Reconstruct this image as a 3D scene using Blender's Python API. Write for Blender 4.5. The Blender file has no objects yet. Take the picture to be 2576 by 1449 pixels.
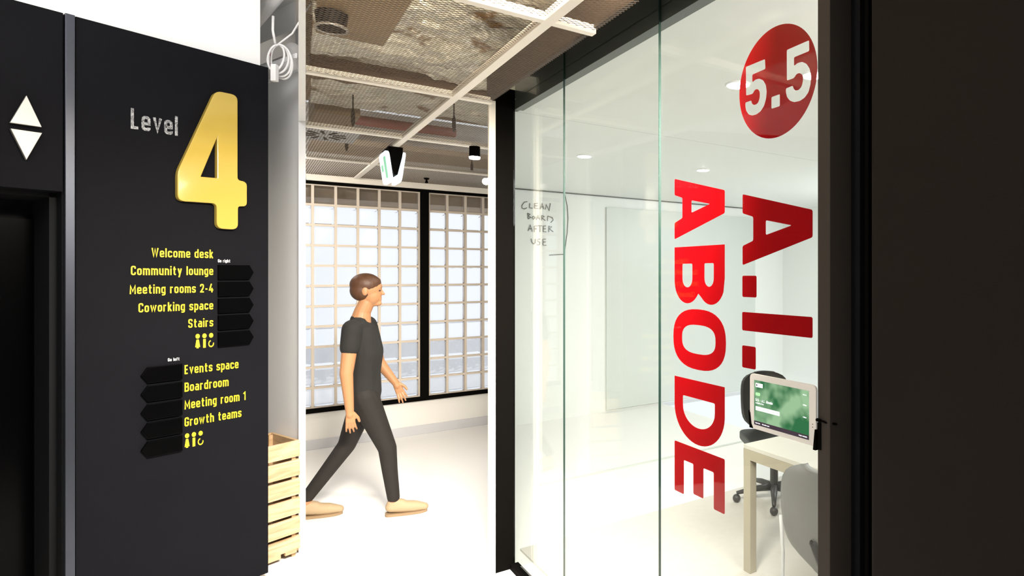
import bpy, bmesh, math, random
from mathutils import Vector, noise, Matrix
random.seed(7)
PI = math.pi
C = bpy.context.scene.collection
S = bpy.context.scene

# ------------------------------------------------------------------ camera
FPX, PX, PY, EYE = 1510.0, 1672.0, 690.0, 1.72
cam = bpy.data.cameras.new('camera'); co = bpy.data.objects.new('camera', cam); C.objects.link(co)
co.location = (0, 0, EYE); co.rotation_euler = (PI/2, 0, 0)
cam.sensor_width = 36.0; cam.lens = 36.0*FPX/2576
cam.shift_x = -(PX-1288)/2576; cam.shift_y = (PY-724.5)/2576
cam.clip_start = .05; cam.clip_end = 200
S.camera = co
S.view_settings.view_transform = 'Standard'; S.view_settings.look = 'None'
S.view_settings.exposure = 0.0; S.view_settings.gamma = 1.0
S.view_settings.use_curve_mapping = False

# ------------------------------------------------------------------ frames
ANG = math.atan(1072/1510); CU, SU = math.cos(ANG), math.sin(ANG)
def FR(u, v, z): return Vector((-SU*u + CU*v, CU*u + SU*v, z))        # corridor: u deep, v right
PL = math.hypot(.634, 1); DX, DY = .634/PL, 1/PL
P0 = (-2.245, 3.40)
def FP(s, n, z): return Vector((P0[0] + DX*s + DY*n, P0[1] + DY*s - DX*n, z))   # lift wall: s along, n out
def FW(x, y, z): return Vector((x, y, z))
def ray(x, y): return Vector(((x-PX)/FPX, 1.0, (PY-y)/FPX))
def hit(x, y, p, nrm):
    r = ray(x, y); o = Vector((0, 0, EYE)); return o + r*((p-o).dot(nrm)/r.dot(nrm))
def onV(x, y, v):      # plane v = const -> (u, z)
    p = hit(x, y, FR(0, v, 0), Vector((CU, SU, 0))); return (-SU*p.x + CU*p.y, p.z)
def onU(x, y, u):      # plane u = const -> (v, z)
    p = hit(x, y, FR(u, 0, 0), Vector((-SU, CU, 0))); return (CU*p.x + SU*p.y, p.z)
def onP(x, y, n=0.0):  # lift wall plane -> (s, z)
    p = hit(x, y, FP(0, n, 0), Vector((DY, -DX, 0))); q = p - FP(0, n, 0); return (q.x*DX + q.y*DY, p.z)
def onH(x, y, h):      # height -> (u, v)
    p = hit(x, y, Vector((0, 0, h)), Vector((0, 0, 1))); return (-SU*p.x + CU*p.y, CU*p.x + SU*p.y)

def edgev(u): return u*math.tan(ANG+math.atan((769-PX)/FPX))-.0

# ------------------------------------------------------------------ world and large lights
wd = bpy.data.worlds.new('world'); S.world = wd; wd.use_nodes = True
bgn = wd.node_tree.nodes['Background']; bgn.inputs[0].default_value = (.94, .97, 1.0, 1); bgn.inputs[1].default_value = 1.12
def area(name, loc, target, sx, sy, power, col=(1, 1, 1)):
    l = bpy.data.lights.new(name, 'AREA'); l.shape = 'RECTANGLE'; l.size = sx; l.size_y = sy; l.energy = power; l.color = col
    o = bpy.data.objects.new(name, l); C.objects.link(o); o.location = loc
    o.rotation_euler = (Vector(target)-Vector(loc)).to_track_quat('-Z', 'Y').to_euler(); return o
def spread(o, deg): o.data.spread = math.radians(deg)
spread(area('corridor_fill', FR(1.50, .72, 2.62), FR(3.9, .95, 0), .8, .45, 95, (1, .94, .85)), 100)  # added area light above the view, brightens the corridor floor
area('corridor_fill', FR(5.75, .08, 2.6), FR(6.8, 1.3, 1.1), .25, .25, 16, (1, .95, .88))  # unseen fill added behind the lobby wall, lifts grout and block wall
area('ceiling_void_fill', FR(1.35, .55, 2.74), FR(3.5, .85, 3.02), .5, .12, 55, (1, .86, .66))  # no real fitting: added out of view to brighten the foil ducts
area('meeting_room_fill', FR(.75, 2.1, 2.6), FR(3.4, 3.0, 0), 1.1, 1.3, 62, (1, .97, .92))  # fill added out of sight behind the dark wall, lights the near half
area('meeting_room_fill', FR(3.6, 5.9, 2.6), FR(5.2, 3.6, .6), 1.6, 1.0, 95, (.97, .98, 1))  # second hidden fill, added to brighten the end wall
area('lobby_fill', Vector((-2.2, .3, 3.4)), Vector((-2.75, 3.6, 1.9)), 2.4, 1.0, 33, (1, .98, .96))  # soft out-of-view fill added for the lift wall and bulkhead
area('lobby_fill', Vector((-.4, -1.6, 3.4)), Vector((-.4, -1.2, 0)), 2.4, 1.6, 48, (1, .98, .95))  # added behind the camera to lift the post, fin and end wall
spread(area('lobby_fill', Vector((-1.5, 1.5, 3.3)), Vector((-2.75, 4.3, 3.0)), .7, .5, 4.5, (1, .98, .96)), 90)  # small unseen fill added to whiten the services above the end wall

# ------------------------------------------------------------------ materials
def new_mat(name):
    m = bpy.data.materials.new(name); m.use_nodes = True; nt = m.node_tree
    b = nt.nodes['Principled BSDF']; return m, nt, b
def mat(name, col, rough=.5, metal=0.0, var=.04, scale=8.0, bump=0.0, bscale=60.0, emit=None, es=0.0, spec=.5, coat=0.0):
    m, nt, b = new_mat(name); N, L = nt.nodes, nt.links
    tc = N.new('ShaderNodeTexCoord'); nz = N.new('ShaderNodeTexNoise'); nz.inputs['Scale'].default_value = scale
    nz.inputs['Detail'].default_value = 4
    L.new(tc.outputs['Object'], nz.inputs['Vector'])
    mx = N.new('ShaderNodeMix'); mx.data_type = 'RGBA'
    L.new(nz.outputs['Fac'], mx.inputs['Factor'])
    mx.inputs['A'].default_value = tuple(max(0, c*(1-var)) for c in col)+(1,)
    mx.inputs['B'].default_value = tuple(min(1, c*(1+var)) for c in col)+(1,)
    L.new(mx.outputs['Result'], b.inputs['Base Color'])
    b.inputs['Roughness'].default_value = rough; b.inputs['Metallic'].default_value = metal
    b.inputs['Specular IOR Level'].default_value = spec
    b.inputs['Coat Weight'].default_value = coat
    if bump:
        n2 = N.new('ShaderNodeTexNoise'); n2.inputs['Scale'].default_value = bscale; n2.inputs['Detail'].default_value = 3
        L.new(tc.outputs['Object'], n2.inputs['Vector'])
        bp = N.new('ShaderNodeBump'); bp.inputs['Strength'].default_value = bump; bp.inputs['Distance'].default_value = .002
        L.new(n2.outputs['Fac'], bp.inputs['Height']); L.new(bp.outputs['Normal'], b.inputs['Normal'])
    if emit:
        b.inputs['Emission Color'].default_value = tuple(emit)+(1,); b.inputs['Emission Strength'].default_value = es
    return m
def glass_mat(name, tint, f0=.045, rough=0.0):
    m, nt, b = new_mat(name); N, L = nt.nodes, nt.links; N.remove(b); out = N['Material Output']
    tr = N.new('ShaderNodeBsdfTransparent'); tr.inputs[0].default_value = tuple(tint)+(1,)
    gl = N.new('ShaderNodeBsdfGlossy'); gl.inputs['Roughness'].default_value = rough
    ge = N.new('ShaderNodeNewGeometry'); dt = N.new('ShaderNodeVectorMath'); dt.operation = 'DOT_PRODUCT'
    L.new(ge.outputs['Incoming'], dt.inputs[0]); L.new(ge.outputs['Normal'], dt.inputs[1])
    ab = N.new('ShaderNodeMath'); ab.operation = 'ABSOLUTE'; L.new(dt.outputs['Value'], ab.inputs[0])
    su = N.new('ShaderNodeMath'); su.operation = 'SUBTRACT'; su.inputs[0].default_value = 1; L.new(ab.outputs[0], su.inputs[1])
    pw = N.new('ShaderNodeMath'); pw.operation = 'POWER'; L.new(su.outputs[0], pw.inputs[0]); pw.inputs[1].default_value = 5
    ma = N.new('ShaderNodeMath'); ma.operation = 'MULTIPLY_ADD'; L.new(pw.outputs[0], ma.inputs[0])
    ma.inputs[1].default_value = 1-f0; ma.inputs[2].default_value = f0
    ms = N.new('ShaderNodeMixShader'); L.new(ma.outputs[0], ms.inputs[0]); L.new(tr.outputs[0], ms.inputs[1]); L.new(gl.outputs[0], ms.inputs[2])
    L.new(ms.outputs[0], out.inputs['Surface']); return m
def block_mat():
    m, nt, b = new_mat('glass_block_glass'); N, L = nt.nodes, nt.links; N.remove(b); out = N['Material Output']
    rf = N.new('ShaderNodeBsdfRefraction'); rf.inputs['Color'].default_value = (.97, .98, 1, 1); rf.inputs['Roughness'].default_value = .14; rf.inputs['IOR'].default_value = 1.12
    gl = N.new('ShaderNodeBsdfGlossy'); gl.inputs['Roughness'].default_value = .1
    tc = N.new('ShaderNodeTexCoord'); nz = N.new('ShaderNodeTexNoise'); nz.inputs['Scale'].default_value = 9
    L.new(tc.outputs['Object'], nz.inputs['Vector'])
    bp = N.new('ShaderNodeBump'); bp.inputs['Strength'].default_value = .5; bp.inputs['Distance'].default_value = .02
    L.new(nz.outputs['Fac'], bp.inputs['Height']); L.new(bp.outputs['Normal'], rf.inputs['Normal'])
    ms = N.new('ShaderNodeMixShader'); ms.inputs[0].default_value = .06
    L.new(rf.outputs[0], ms.inputs[1]); L.new(gl.outputs[0], ms.inputs[2]); L.new(ms.outputs[0], out.inputs['Surface']); return m
def wood_mat(name, c1, c2, along):
    m, nt, b = new_mat(name); N, L = nt.nodes, nt.links
    tc = N.new('ShaderNodeTexCoord'); mp = N.new('ShaderNodeMapping'); mp.inputs['Scale'].default_value = along
    ge = N.new('ShaderNodeObjectInfo'); ad = N.new('ShaderNodeVectorMath'); ad.operation = 'ADD'
    sc = N.new('ShaderNodeVectorMath'); sc.operation = 'SCALE'; sc.inputs['Scale'].default_value = 7.0
    cb = N.new('ShaderNodeCombineXYZ'); L.new(ge.outputs['Random'], cb.inputs[0]); L.new(ge.outputs['Random'], cb.inputs[2])
    L.new(cb.outputs[0], sc.inputs[0]); L.new(tc.outputs['Object'], ad.inputs[0]); L.new(sc.outputs[0], ad.inputs[1])
    L.new(ad.outputs[0], mp.inputs['Vector'])
    wv = N.new('ShaderNodeTexNoise'); wv.inputs['Scale'].default_value = 3.0; wv.inputs['Detail'].default_value = 6; wv.inputs['Distortion'].default_value = 1.4
    L.new(mp.outputs[0], wv.inputs['Vector'])
    cr = N.new('ShaderNodeValToRGB'); cr.color_ramp.elements[0].position = .35; cr.color_ramp.elements[0].color = tuple(c2)+(1,)
    cr.color_ramp.elements[1].position = .6; cr.color_ramp.elements[1].color = tuple(c1)+(1,)
    L.new(wv.outputs['Fac'], cr.inputs[0])
    vo = N.new('ShaderNodeTexVoronoi'); vo.inputs['Scale'].default_value = 4.2; L.new(ad.outputs[0], vo.inputs['Vector'])
    k = N.new('ShaderNodeValToRGB'); k.color_ramp.elements[0].position = .045; k.color_ramp.elements[0].color = (.13, .05, .02, 1)
    k.color_ramp.elements[1].position = .085; k.color_ramp.elements[1].color = (1, 1, 1, 1)
    L.new(vo.outputs['Distance'], k.inputs[0])
    mx = N.new('ShaderNodeMix'); mx.data_type = 'RGBA'; mx.blend_type = 'MULTIPLY'; mx.inputs['Factor'].default_value = 1
    L.new(cr.outputs[0], mx.inputs['A']); L.new(k.outputs[0], mx.inputs['B']); L.new(mx.outputs['Result'], b.inputs['Base Color'])
    b.inputs['Roughness'].default_value = .6
    bp = N.new('ShaderNodeBump'); bp.inputs['Strength'].default_value = .25; bp.inputs['Distance'].default_value = .003
    L.new(wv.outputs['Fac'], bp.inputs['Height']); L.new(bp.outputs['Normal'], b.inputs['Normal']); return m
def glitter_mat():
    m, nt, b = new_mat('silver_glitter'); N, L = nt.nodes, nt.links
    tc = N.new('ShaderNodeTexCoord'); vo = N.new('ShaderNodeTexVoronoi'); vo.inputs['Scale'].default_value = 260
    L.new(tc.outputs['Object'], vo.inputs['Vector'])
    cr = N.new('ShaderNodeValToRGB'); cr.color_ramp.elements[0].color = (.05, .05, .055, 1); cr.color_ramp.elements[1].color = (.50, .51, .53, 1)
    sp = N.new('ShaderNodeSeparateColor'); L.new(vo.outputs['Color'], sp.inputs[0]); L.new(sp.outputs[0], cr.inputs[0])
    L.new(cr.outputs[0], b.inputs['Base Color']); b.inputs['Metallic'].default_value = .3; b.inputs['Roughness'].default_value = .4
    return m
M = {}
M['white_wall'] = mat('white_plaster', (.86, .86, .86), .6, bump=.15, bscale=25, var=.02)
M['warm_white'] = mat('warm_white_paint', (.88, .85, .80), .5, var=.02)
M['room_wall'] = mat('pale_painted_wall', (.84, .85, .82), .45, var=.015)
M['room_grey'] = mat('pale_grey_green', (.66, .69, .65), .4, var=.015)  # grey-green of the painted reflection and of the floor strip
M['floor'] = mat('white_polished_floor', (.88, .86, .83), .28, var=.02, scale=1.5)
M['carpet'] = mat('pale_beige_floor', (.62, .58, .53), .6, var=.06, scale=20, bump=.2, bscale=200)
M['black_panel'] = mat('black_textured_laminate', (.0065, .0066, .0085), .6, var=.15, scale=3, bump=.4, bscale=260, spec=.05)
M['black_deep'] = mat('matt_black', (.004, .004, .005), .7, var=.1, spec=.2)
M['black_gloss'] = mat('black_acrylic', (.001, .001, .0012), .2, var=.05, spec=.06)
M['steel'] = mat('blued_steel', (.06, .066, .085), .34, .75, var=.12, scale=5)
M['yellow'] = mat('glossy_yellow_acrylic', (.52, .37, .068), .10, var=.01, spec=.5, coat=.4)
M['yellow_vinyl'] = mat('yellow_vinyl', (.74, .57, .015), .5, var=.01)
M['white_vinyl'] = mat('white_vinyl', (.85, .85, .85), .5, var=.01)
M['glitter'] = glitter_mat()
M['tri'] = mat('white_opal_acrylic', (.60, .59, .56), .3, var=.03, scale=12)
M['tri_edge'] = mat('brushed_metal_edge', (.45, .42, .38), .3, .7, var=.1)
M['red'] = mat('red_vinyl', (.42, .001, .004), .5, var=.02, spec=.1)
M['glass'] = glass_mat('clear_glass', (.965, .985, .975), .016)
M['seal'] = mat('dark_green_glass_edge', (.02, .05, .04), .3)
M['block'] = block_mat()
M['mortar'] = mat('cream_grout', (.66, .57, .47), .6, var=.03)
M['black_frame'] = mat('black_powder_coat', (.004, .0035, .003), .6, var=.1, spec=.01)
M['brown_frame'] = mat('dark_bronze_paint', (.06, .050, .041), .5, var=.08, bump=.2, bscale=150, spec=.1)
M['brown_wall'] = mat('black_brown_wall_board', (.020, .016, .013), .6, var=.12, scale=2.5, bump=.3, bscale=120, spec=.05)
M['head'] = mat('grey_green_head_frame', (.12, .124, .11), .35, var=.05)
M['soffit'] = mat('dark_brown_soffit', (.035, .022, .014), .6, var=.2)
M['bar'] = mat('cream_painted_tee_bar', (.88, .82, .72), .5, var=.02)
M['mesh'] = mat('expanded_metal_mesh', (.085, .062, .042), .5, .1, var=.1)
M['white_mesh'] = mat('white_expanded_metal_mesh', (.8, .8, .8), .5, var=.05)
M['foil'] = mat('crinkled_foil', (.92, .82, .67), .27, .62, var=.2, scale=6, bump=.8, bscale=14)
M['slab'] = mat('brown_concrete_slab', (.38, .28, .18), .8, var=.35, scale=3, bump=.4, bscale=20)
M['beam'] = mat('brown_steel_beam', (.12, .065, .035), .6, var=.2)
M['grey_duct'] = mat('dull_grey_duct', (.30, .21, .12), .5, .3, var=.15)
M['red_pipe'] = mat('red_sprinkler_pipe', (.28, .05, .03), .5, var=.1)
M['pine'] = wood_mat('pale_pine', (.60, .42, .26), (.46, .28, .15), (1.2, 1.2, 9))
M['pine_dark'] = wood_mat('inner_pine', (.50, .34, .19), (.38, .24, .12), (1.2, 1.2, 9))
M['cable'] = mat('white_cable', (.78, .77, .76), .45, var=.03)
M['red_cable'] = mat('dark_red_cable', (.16, .02, .03), .45)
M['lit'] = mat('lit_lamp_disc', (1, 1, 1), .5, emit=(1, .98, .95), es=40)
M['sign_lit'] = mat('lit_sign_acrylic', (.9, .95, 1), .3, emit=(.86, .95, 1), es=1.1)
M['sign_green'] = mat('green_pictogram', (.1, .5, .25), .4, emit=(.35, .75, .5), es=.6)
M['tablet'] = mat('cream_tablet_shell', (.95, .90, .83), .3, var=.01)
M['desk'] = mat('pale_oak_desk', (.42, .37, .28), .45, var=.06, scale=14)
M['desk_top'] = mat('pale_desk_top', (.62, .59, .53), .3, var=.03)
M['chair_grey'] = mat('light_grey_chair_shell', (.22, .215, .205), .5, var=.05, bump=.2, bscale=200)
M['chair_black'] = mat('black_chair_plastic', (.025, .024, .022), .45, var=.1)
M['chair_beige'] = mat('beige_chair_base', (.40, .34, .28), .5, var=.05)
M['chrome'] = mat('polished_metal', (.8, .8, .78), .15, 1.0)
M['ink'] = mat('marker_ink', (.12, .12, .11), .6)
M['soil'] = mat('pale_terrace_paving', (.90, .90, .90), .8, var=.1)
M['parapet'] = mat('pale_blue_grey_parapet', (.85, .86, .88), .7, var=.1)
M['skin'] = mat('skin', (.42, .20, .09), .5, var=.05, scale=10)
M['tee'] = mat('black_cotton', (.010, .009, .008), .85, var=.2, scale=30, bump=.3, bscale=90)
M['jeans'] = mat('black_denim', (.010, .007, .005), .8, var=.2, scale=40, bump=.3, bscale=90)
M['hair'] = mat('brown_hair', (.075, .028, .010), .5, var=.3, scale=30, bump=.6, bscale=120)
M['shoe'] = mat('tan_suede', (.40, .29, .17), .7, var=.06)
M['sole'] = mat('brown_sole', (.30, .20, .11), .7)
M['eye'] = mat('dark_eye', (.03, .02, .02), .2)

def patch(m):
    nt = m.node_tree; N, L = nt.nodes, nt.links; b = N['Principled BSDF']; src = b.inputs['Base Color'].links[0].from_socket
    tc = N.new('ShaderNodeTexCoord'); nz = N.new('ShaderNodeTexNoise'); nz.inputs['Scale'].default_value = 4.5; nz.inputs['Detail'].default_value = 5; L.new(tc.outputs['Object'], nz.inputs['Vector'])
    r = N.new('ShaderNodeValToRGB'); r.color_ramp.elements[0].position = .33; r.color_ramp.elements[0].color = (.30, .17, .07, 1); r.color_ramp.elements[1].position = .40; r.color_ramp.elements[1].color = (1, 1, 1, 1)
    L.new(nz.outputs['Fac'], r.inputs[0]); mx = N.new('ShaderNodeMix'); mx.data_type = 'RGBA'; mx.blend_type = 'MULTIPLY'; mx.inputs['Factor'].default_value = 1
    L.new(src, mx.inputs['A']); L.new(r.outputs[0], mx.inputs['B']); L.new(mx.outputs['Result'], b.inputs['Base Color'])
patch(M['foil'])

# ------------------------------------------------------------------ mesh builder
WL = {}                                   # world location of each object
class MB:
    def __init__(s, F=FW): s.v = []; s.f = []; s.F = F
    def add(s, pts, faces):
        o = len(s.v); s.v += [s.F(*p) for p in pts]; s.f += [tuple(i+o for i in f) for f in faces]; return s
    def box(s, a0, a1, b0, b1, c0, c1):
        p = [(a0,b0,c0),(a1,b0,c0),(a1,b1,c0),(a0,b1,c0),(a0,b0,c1),(a1,b0,c1),(a1,b1,c1),(a0,b1,c1)]
        return s.add(p, [(0,3,2,1),(4,5,6,7),(0,1,5,4),(1,2,6,5),(2,3,7,6),(3,0,4,7)])
    def prism(s, poly, b0, b1):           # poly in (a,c), depth along b
        n = len(poly); p = [(a, b0, c) for a, c in poly]+[(a, b1, c) for a, c in poly]
        return s.add(p, [tuple(range(n)), tuple(range(2*n-1, n-1, -1))]+[(i, i+n, (i+1) % n+n, (i+1) % n) for i in range(n)])
    def flat(s, poly, c0, c1):            # poly in (a,b), height along c
        n = len(poly); p = [(a, b, c0) for a, b in poly]+[(a, b, c1) for a, b in poly]
        return s.add(p, [tuple(range(n)), tuple(range(2*n-1, n-1, -1))]+[(i, i+n, (i+1) % n+n, (i+1) % n) for i in range(n)])
    def tube(s, pts, r, n=10, closed=False):
        P = [s.F(*p) for p in pts]; R = r if isinstance(r, (list, tuple)) else [r]*len(P); k = len(P); o = len(s.v)
        up = None
        for i, p in enumerate(P):
            a = P[(i-1) % k] if (i or closed) else p; b = P[(i+1) % k] if (i < k-1 or closed) else p
            t = (b-a).normalized()
            if up is None: up = t.orthogonal().normalized()
            up = (up - t*up.dot(t)); up = up.normalized() if up.length > 1e-6 else t.orthogonal().normalized()
            w = t.cross(up)
            for j in range(n):
                q = 2*PI*j/n; s.v.append(p + (up*math.cos(q)+w*math.sin(q))*R[i])
        for i in range(k if closed else k-1):
            for j in range(n):
                i2 = (i+1) % k
                s.f.append((o+i*n+j, o+i*n+(j+1) % n, o+i2*n+(j+1) % n, o+i2*n+j))
        if not closed:
            s.f.append(tuple(o+j for j in range(n))[::-1]); s.f.append(tuple(o+(k-1)*n+j for j in range(n)))
        return s
    def ell(s, c, rx, ry, rz, n=14, m=9):
        o = len(s.v); a, b, z = c
        for i in range(m+1):
            t = PI*i/m
            for j in range(n):
                q = 2*PI*j/n; s.v.append(s.F(a+rx*math.sin(t)*math.cos(q), b+ry*math.sin(t)*math.sin(q), z+rz*math.cos(t)))
        for i in range(m):
            for j in range(n): s.f.append((o+i*n+j, o+(i+1)*n+j, o+(i+1)*n+(j+1) % n, o+i*n+(j+1) % n))
        return s
def obj(name, mb, m, parent=None, bevel=0.0, smooth=False, origin=None):
    vs = mb.v
    if origin is None:
        mn = Vector([min(p[i] for p in vs) for i in range(3)]); mx = Vector([max(p[i] for p in vs) for i in range(3)])
        origin = (mn+mx)/2
        if parent is None: origin.z = mn.z
    me = bpy.data.meshes.new(name); me.from_pydata([tuple(p-origin) for p in vs], [], mb.f); me.validate()
    bm = bmesh.new(); bm.from_mesh(me); bmesh.ops.recalc_face_normals(bm, faces=bm.faces); bm.to_mesh(me); bm.free()
    if smooth:
        for p in me.polygons: p.use_smooth = True
    me.materials.append(m if not isinstance(m, str) else M[m])
    return link(name, me, origin, parent, bevel)
def link(name, me, origin, parent=None, bevel=0.0):
    o = bpy.data.objects.new(name, me); C.objects.link(o); WL[o] = Vector(origin)
    if parent is not None:
        o.parent = parent; o.location = origin - WL[parent]
    else: o.location = origin
    if bevel:
        b = o.modifiers.new('bevel', 'BEVEL'); b.width = bevel; b.segments = 2; b.limit_method = 'ANGLE'
    return o
def tag(o, label=None, cat=None, group=None, kind=None):
    if label: o['label'] = label
    if cat: o['category'] = cat
    if group: o['group'] = group
    if kind: o['kind'] = kind
    return o
def thing(name, label, cat, loc, group=None, kind=None):
    o = bpy.data.objects.new(name, None); C.objects.link(o); o.location = loc; o.empty_display_size = .1
    WL[o] = Vector(loc); return tag(o, label, cat, group, kind)
def st(o): o['kind'] = 'structure'; return o

def roundpoly(pts, r, n=5):
    out = []; k = len(pts)
    for i in range(k):
        p = Vector(pts[i]); a = Vector(pts[i-1]); b = Vector(pts[(i+1) % k])
        da, db = (a-p), (b-p); rr = min(r, da.length*.45, db.length*.45)
        p1 = p+da.normalized()*rr; p2 = p+db.normalized()*rr
        for j in range(n+1):
            t = j/n; out.append(tuple(p1*(1-t)**2 + p*2*t*(1-t) + p2*t*t))
    return out
def curve_mesh(splines, depth, bev=0.0):
    cu = bpy.data.curves.new('tmp', 'CURVE'); cu.dimensions = '2D'; cu.fill_mode = 'BOTH'; cu.extrude = depth/2-bev; cu.bevel_depth = bev; cu.bevel_resolution = 2
    for pts in splines:
        sp = cu.splines.new('POLY'); sp.points.add(len(pts)-1)
        for i, p in enumerate(pts): sp.points[i].co = (p[0], p[1], 0, 1)
        sp.use_cyclic_u = True
    return eval_curve(cu)
def eval_curve(cu):
    o = bpy.data.objects.new('tmp', cu); C.objects.link(o)
    dg = bpy.context.evaluated_depsgraph_get(); me = bpy.data.meshes.new_from_object(o.evaluated_get(dg))
    V = [v.co.copy() for v in me.vertices]; Fc = [tuple(p.vertices) for p in me.polygons]
    bpy.data.objects.remove(o); bpy.data.meshes.remove(me); bpy.data.curves.remove(cu); return V, Fc
XL, XC, XX, XB = .30, .92, .66, .08
GLY = {}
def _g(ch, adv, *strokes): GLY[ch] = (adv, strokes)
def _o(y0=XB, y1=XX, w=XL): return ('c', .14, [(0, y0), (0, y1), (w, y1), (w, y0)])
_V = lambda x, a, b: ('o', 0, [(x, a), (x, b)])
_g(' ', .10)
_g('o', XL, _o()); _g('n', XL, _V(0, 0, .74), ('o', .15, [(0, .45), (0, XX), (XL, XX), (XL, 0)]))
_g('m', .54, _V(0, 0, .74), ('o', .13, [(0, .45), (0, XX), (.27, XX), (.27, 0)]), ('o', .13, [(.27, .45), (.27, XX), (.54, XX), (.54, 0)]))
_g('u', XL, _V(XL, 0, .74), ('o', .15, [(0, .74), (0, XB), (XL, XB), (XL, .3)]))
_g('r', .20, _V(0, 0, .74), ('o', .13, [(0, .42), (0, XX), (.22, XX)]))
_g('h', XL, _V(0, 0, 1), ('o', .15, [(0, .45), (0, XX), (XL, XX), (XL, 0)]))
_g('l', 0, _V(0, 0, 1)); _g('i', 0, _V(0, 0, .74), _V(0, .85, 1)); _g('I', 0, _V(0, 0, 1))
_g('t', .24, ('o', .12, [(.09, .95), (.09, XB), (.26, XB)]), ('o', 0, [(-.03, XX), (.26, XX)]))
_g('f', .22, ('o', .12, [(.08, 0), (.08, XC), (.26, XC)]), ('o', 0, [(-.03, XX), (.25, XX)]))
_g('d', XL, _V(XL, 0, 1), _o()); _g('b', XL, _V(0, 0, 1), _o()); _g('p', XL, _V(0, -.24, .74), _o())
_g('g', XL, _o(), ('o', .14, [(XL, .74), (XL, -.15), (.0, -.15)])); _g('q', XL, _o(), _V(XL, -.24, .74))
_g('a', XL, ('o', .13, [(.02, XX), (XL, XX), (XL, 0)]), ('o', .10, [(XL, .41), (0, .41), (0, XB), (XL, XB)]))
_g('e', XL, ('o', .12, [(0, .36), (XL, .36)]), ('o', .13, [(XL, .30), (XL, XX), (0, XX), (0, XB), (XL, XB), (XL, .19)]))
_g('c', XL, ('o', .13, [(XL, .50), (XL, XX), (0, XX), (0, XB), (XL, XB), (XL, .24)]))
_g('s', .28, ('o', .11, [(.28, .53), (.28, XX), (0, XX), (0, .40), (.28, .34), (.28, XB), (0, XB), (0, .21)]))
_g('y', .32, ('o', 0, [(0, .74), (.16, .08)]), ('o', 0, [(.32, .74), (.08, -.24)]))
_g('k', .28, _V(0, 0, 1), ('o', 0, [(0, .24), (.27, .74)]), ('o', 0, [(.09, .38), (.29, 0)]))
_g('v', .32, ('o', 0, [(0, .74), (.16, .06), (.32, .74)])); _g('w', .50, ('o', 0, [(0, .74), (.125, .06), (.25, .66), (.375, .06), (.5, .74)]))
_g('W', .58, ('o', 0, [(0, 1), (.145, .06), (.29, .9), (.435, .06), (.58, 1)]))
_g('C', .33, ('o', .15, [(.33, .68), (.33, XC), (0, XC), (0, XB), (.33, XB), (.33, .32)]))
_g('G', .33, ('o', .15, [(.33, .70), (.33, XC), (0, XC), (0, XB), (.33, XB), (.33, .4)]), ('o', 0, [(.41, .45), (.17, .45)]))
_g('M', .46, ('o', 0, [(0, 0), (0, .90), (.23, .28), (.46, .90), (.46, 0)]))
_g('S', .32, ('o', .13, [(.32, .72), (.32, XC), (0, XC), (0, .54), (.32, .46), (.32, XB), (0, XB), (0, .28)]))
_g('E', .27, ('o', 0, [(.28, XC), (0, XC), (0, XB), (.28, XB)]), ('o', 0, [(0, .5), (.26, .5)])); _g('F', .25, ('o', 0, [(.27, XC), (0, XC), (0, 0)]), ('o', 0, [(0, .5), (.24, .5)]))
_g('B', .32, _V(0, 0, 1), ('o', .13, [(0, XC), (.31, XC), (.31, .52), (0, .52)]), ('o', .13, [(0, .52), (.33, .52), (.33, XB), (0, XB)]))
_g('L', .26, ('o', 0, [(0, 1), (0, XB), (.29, XB)])); _g('A', .38, ('o', 0, [(0, 0), (.19, .93), (.38, 0)]), ('o', 0, [(.07, .26), (.31, .26)]))
_g('R', .32, _V(0, 0, 1), ('o', .13, [(0, XC), (.31, XC), (.31, .48), (0, .48)]), ('o', 0, [(.16, .48), (.34, 0)]))
_g('T', .34, ('o', 0, [(-.04, XC), (.38, XC)]), _V(.17, 0, 1)); _g('N', .36, ('o', 0, [(0, 0), (0, .95), (.36, .05), (.36, 1)]))
_g('2', .30, ('o', .13, [(0, .70), (0, XC), (.30, XC), (.30, .56), (.03, XB)]), ('o', 0, [(-.06, XB), (.37, XB)]))
_g('4', .36, ('o', 0, [(.22, 1), (0, .28), (.43, .28)]), _V(.28, 0, .52)); _g('1', .14, ('o', 0, [(-.06, .74), (.14, .92), (.14, 0)]))
_g('5', .31, ('o', .13, [(.32, .23+.0), (.32, .58), (.02, .52)]), ('o', 0, [(.33, XC), (.01, XC), (.01, .48)]), ('o', .13, [(.32, .4), (.32, XB), (0, XB), (0, .24)]))
_g('-', .20, ('o', 0, [(-.02, .40), (.22, .40)])); _g('.', 0, _V(0, 0, .17)); _g("'", 0, _V(0, .8, 1)); _g(':', 0, _V(0, 0, .17), _V(0, .5, .67))
_g('0', .30, _o(XB, XC))
def soft(pts, r, closed, n=4):
    out = []; k = len(pts)
    for i in range(k):
        if r == 0 or (not closed and i in (0, k-1)): out.append(tuple(pts[i])); continue
        p = Vector(pts[i]); a = Vector(pts[i-1]); b = Vector(pts[(i+1) % k]); da, db = a-p, b-p
        ra = min(r, da.length*.5); rb = min(r, db.length*.5); p1 = p+da.normalized()*ra; p2 = p+db.normalized()*rb
        for q in range(n+1): t = q/n; out.append(tuple(p1*(1-t)**2+p*2*t*(1-t)+p2*t*t))
    return out
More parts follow.
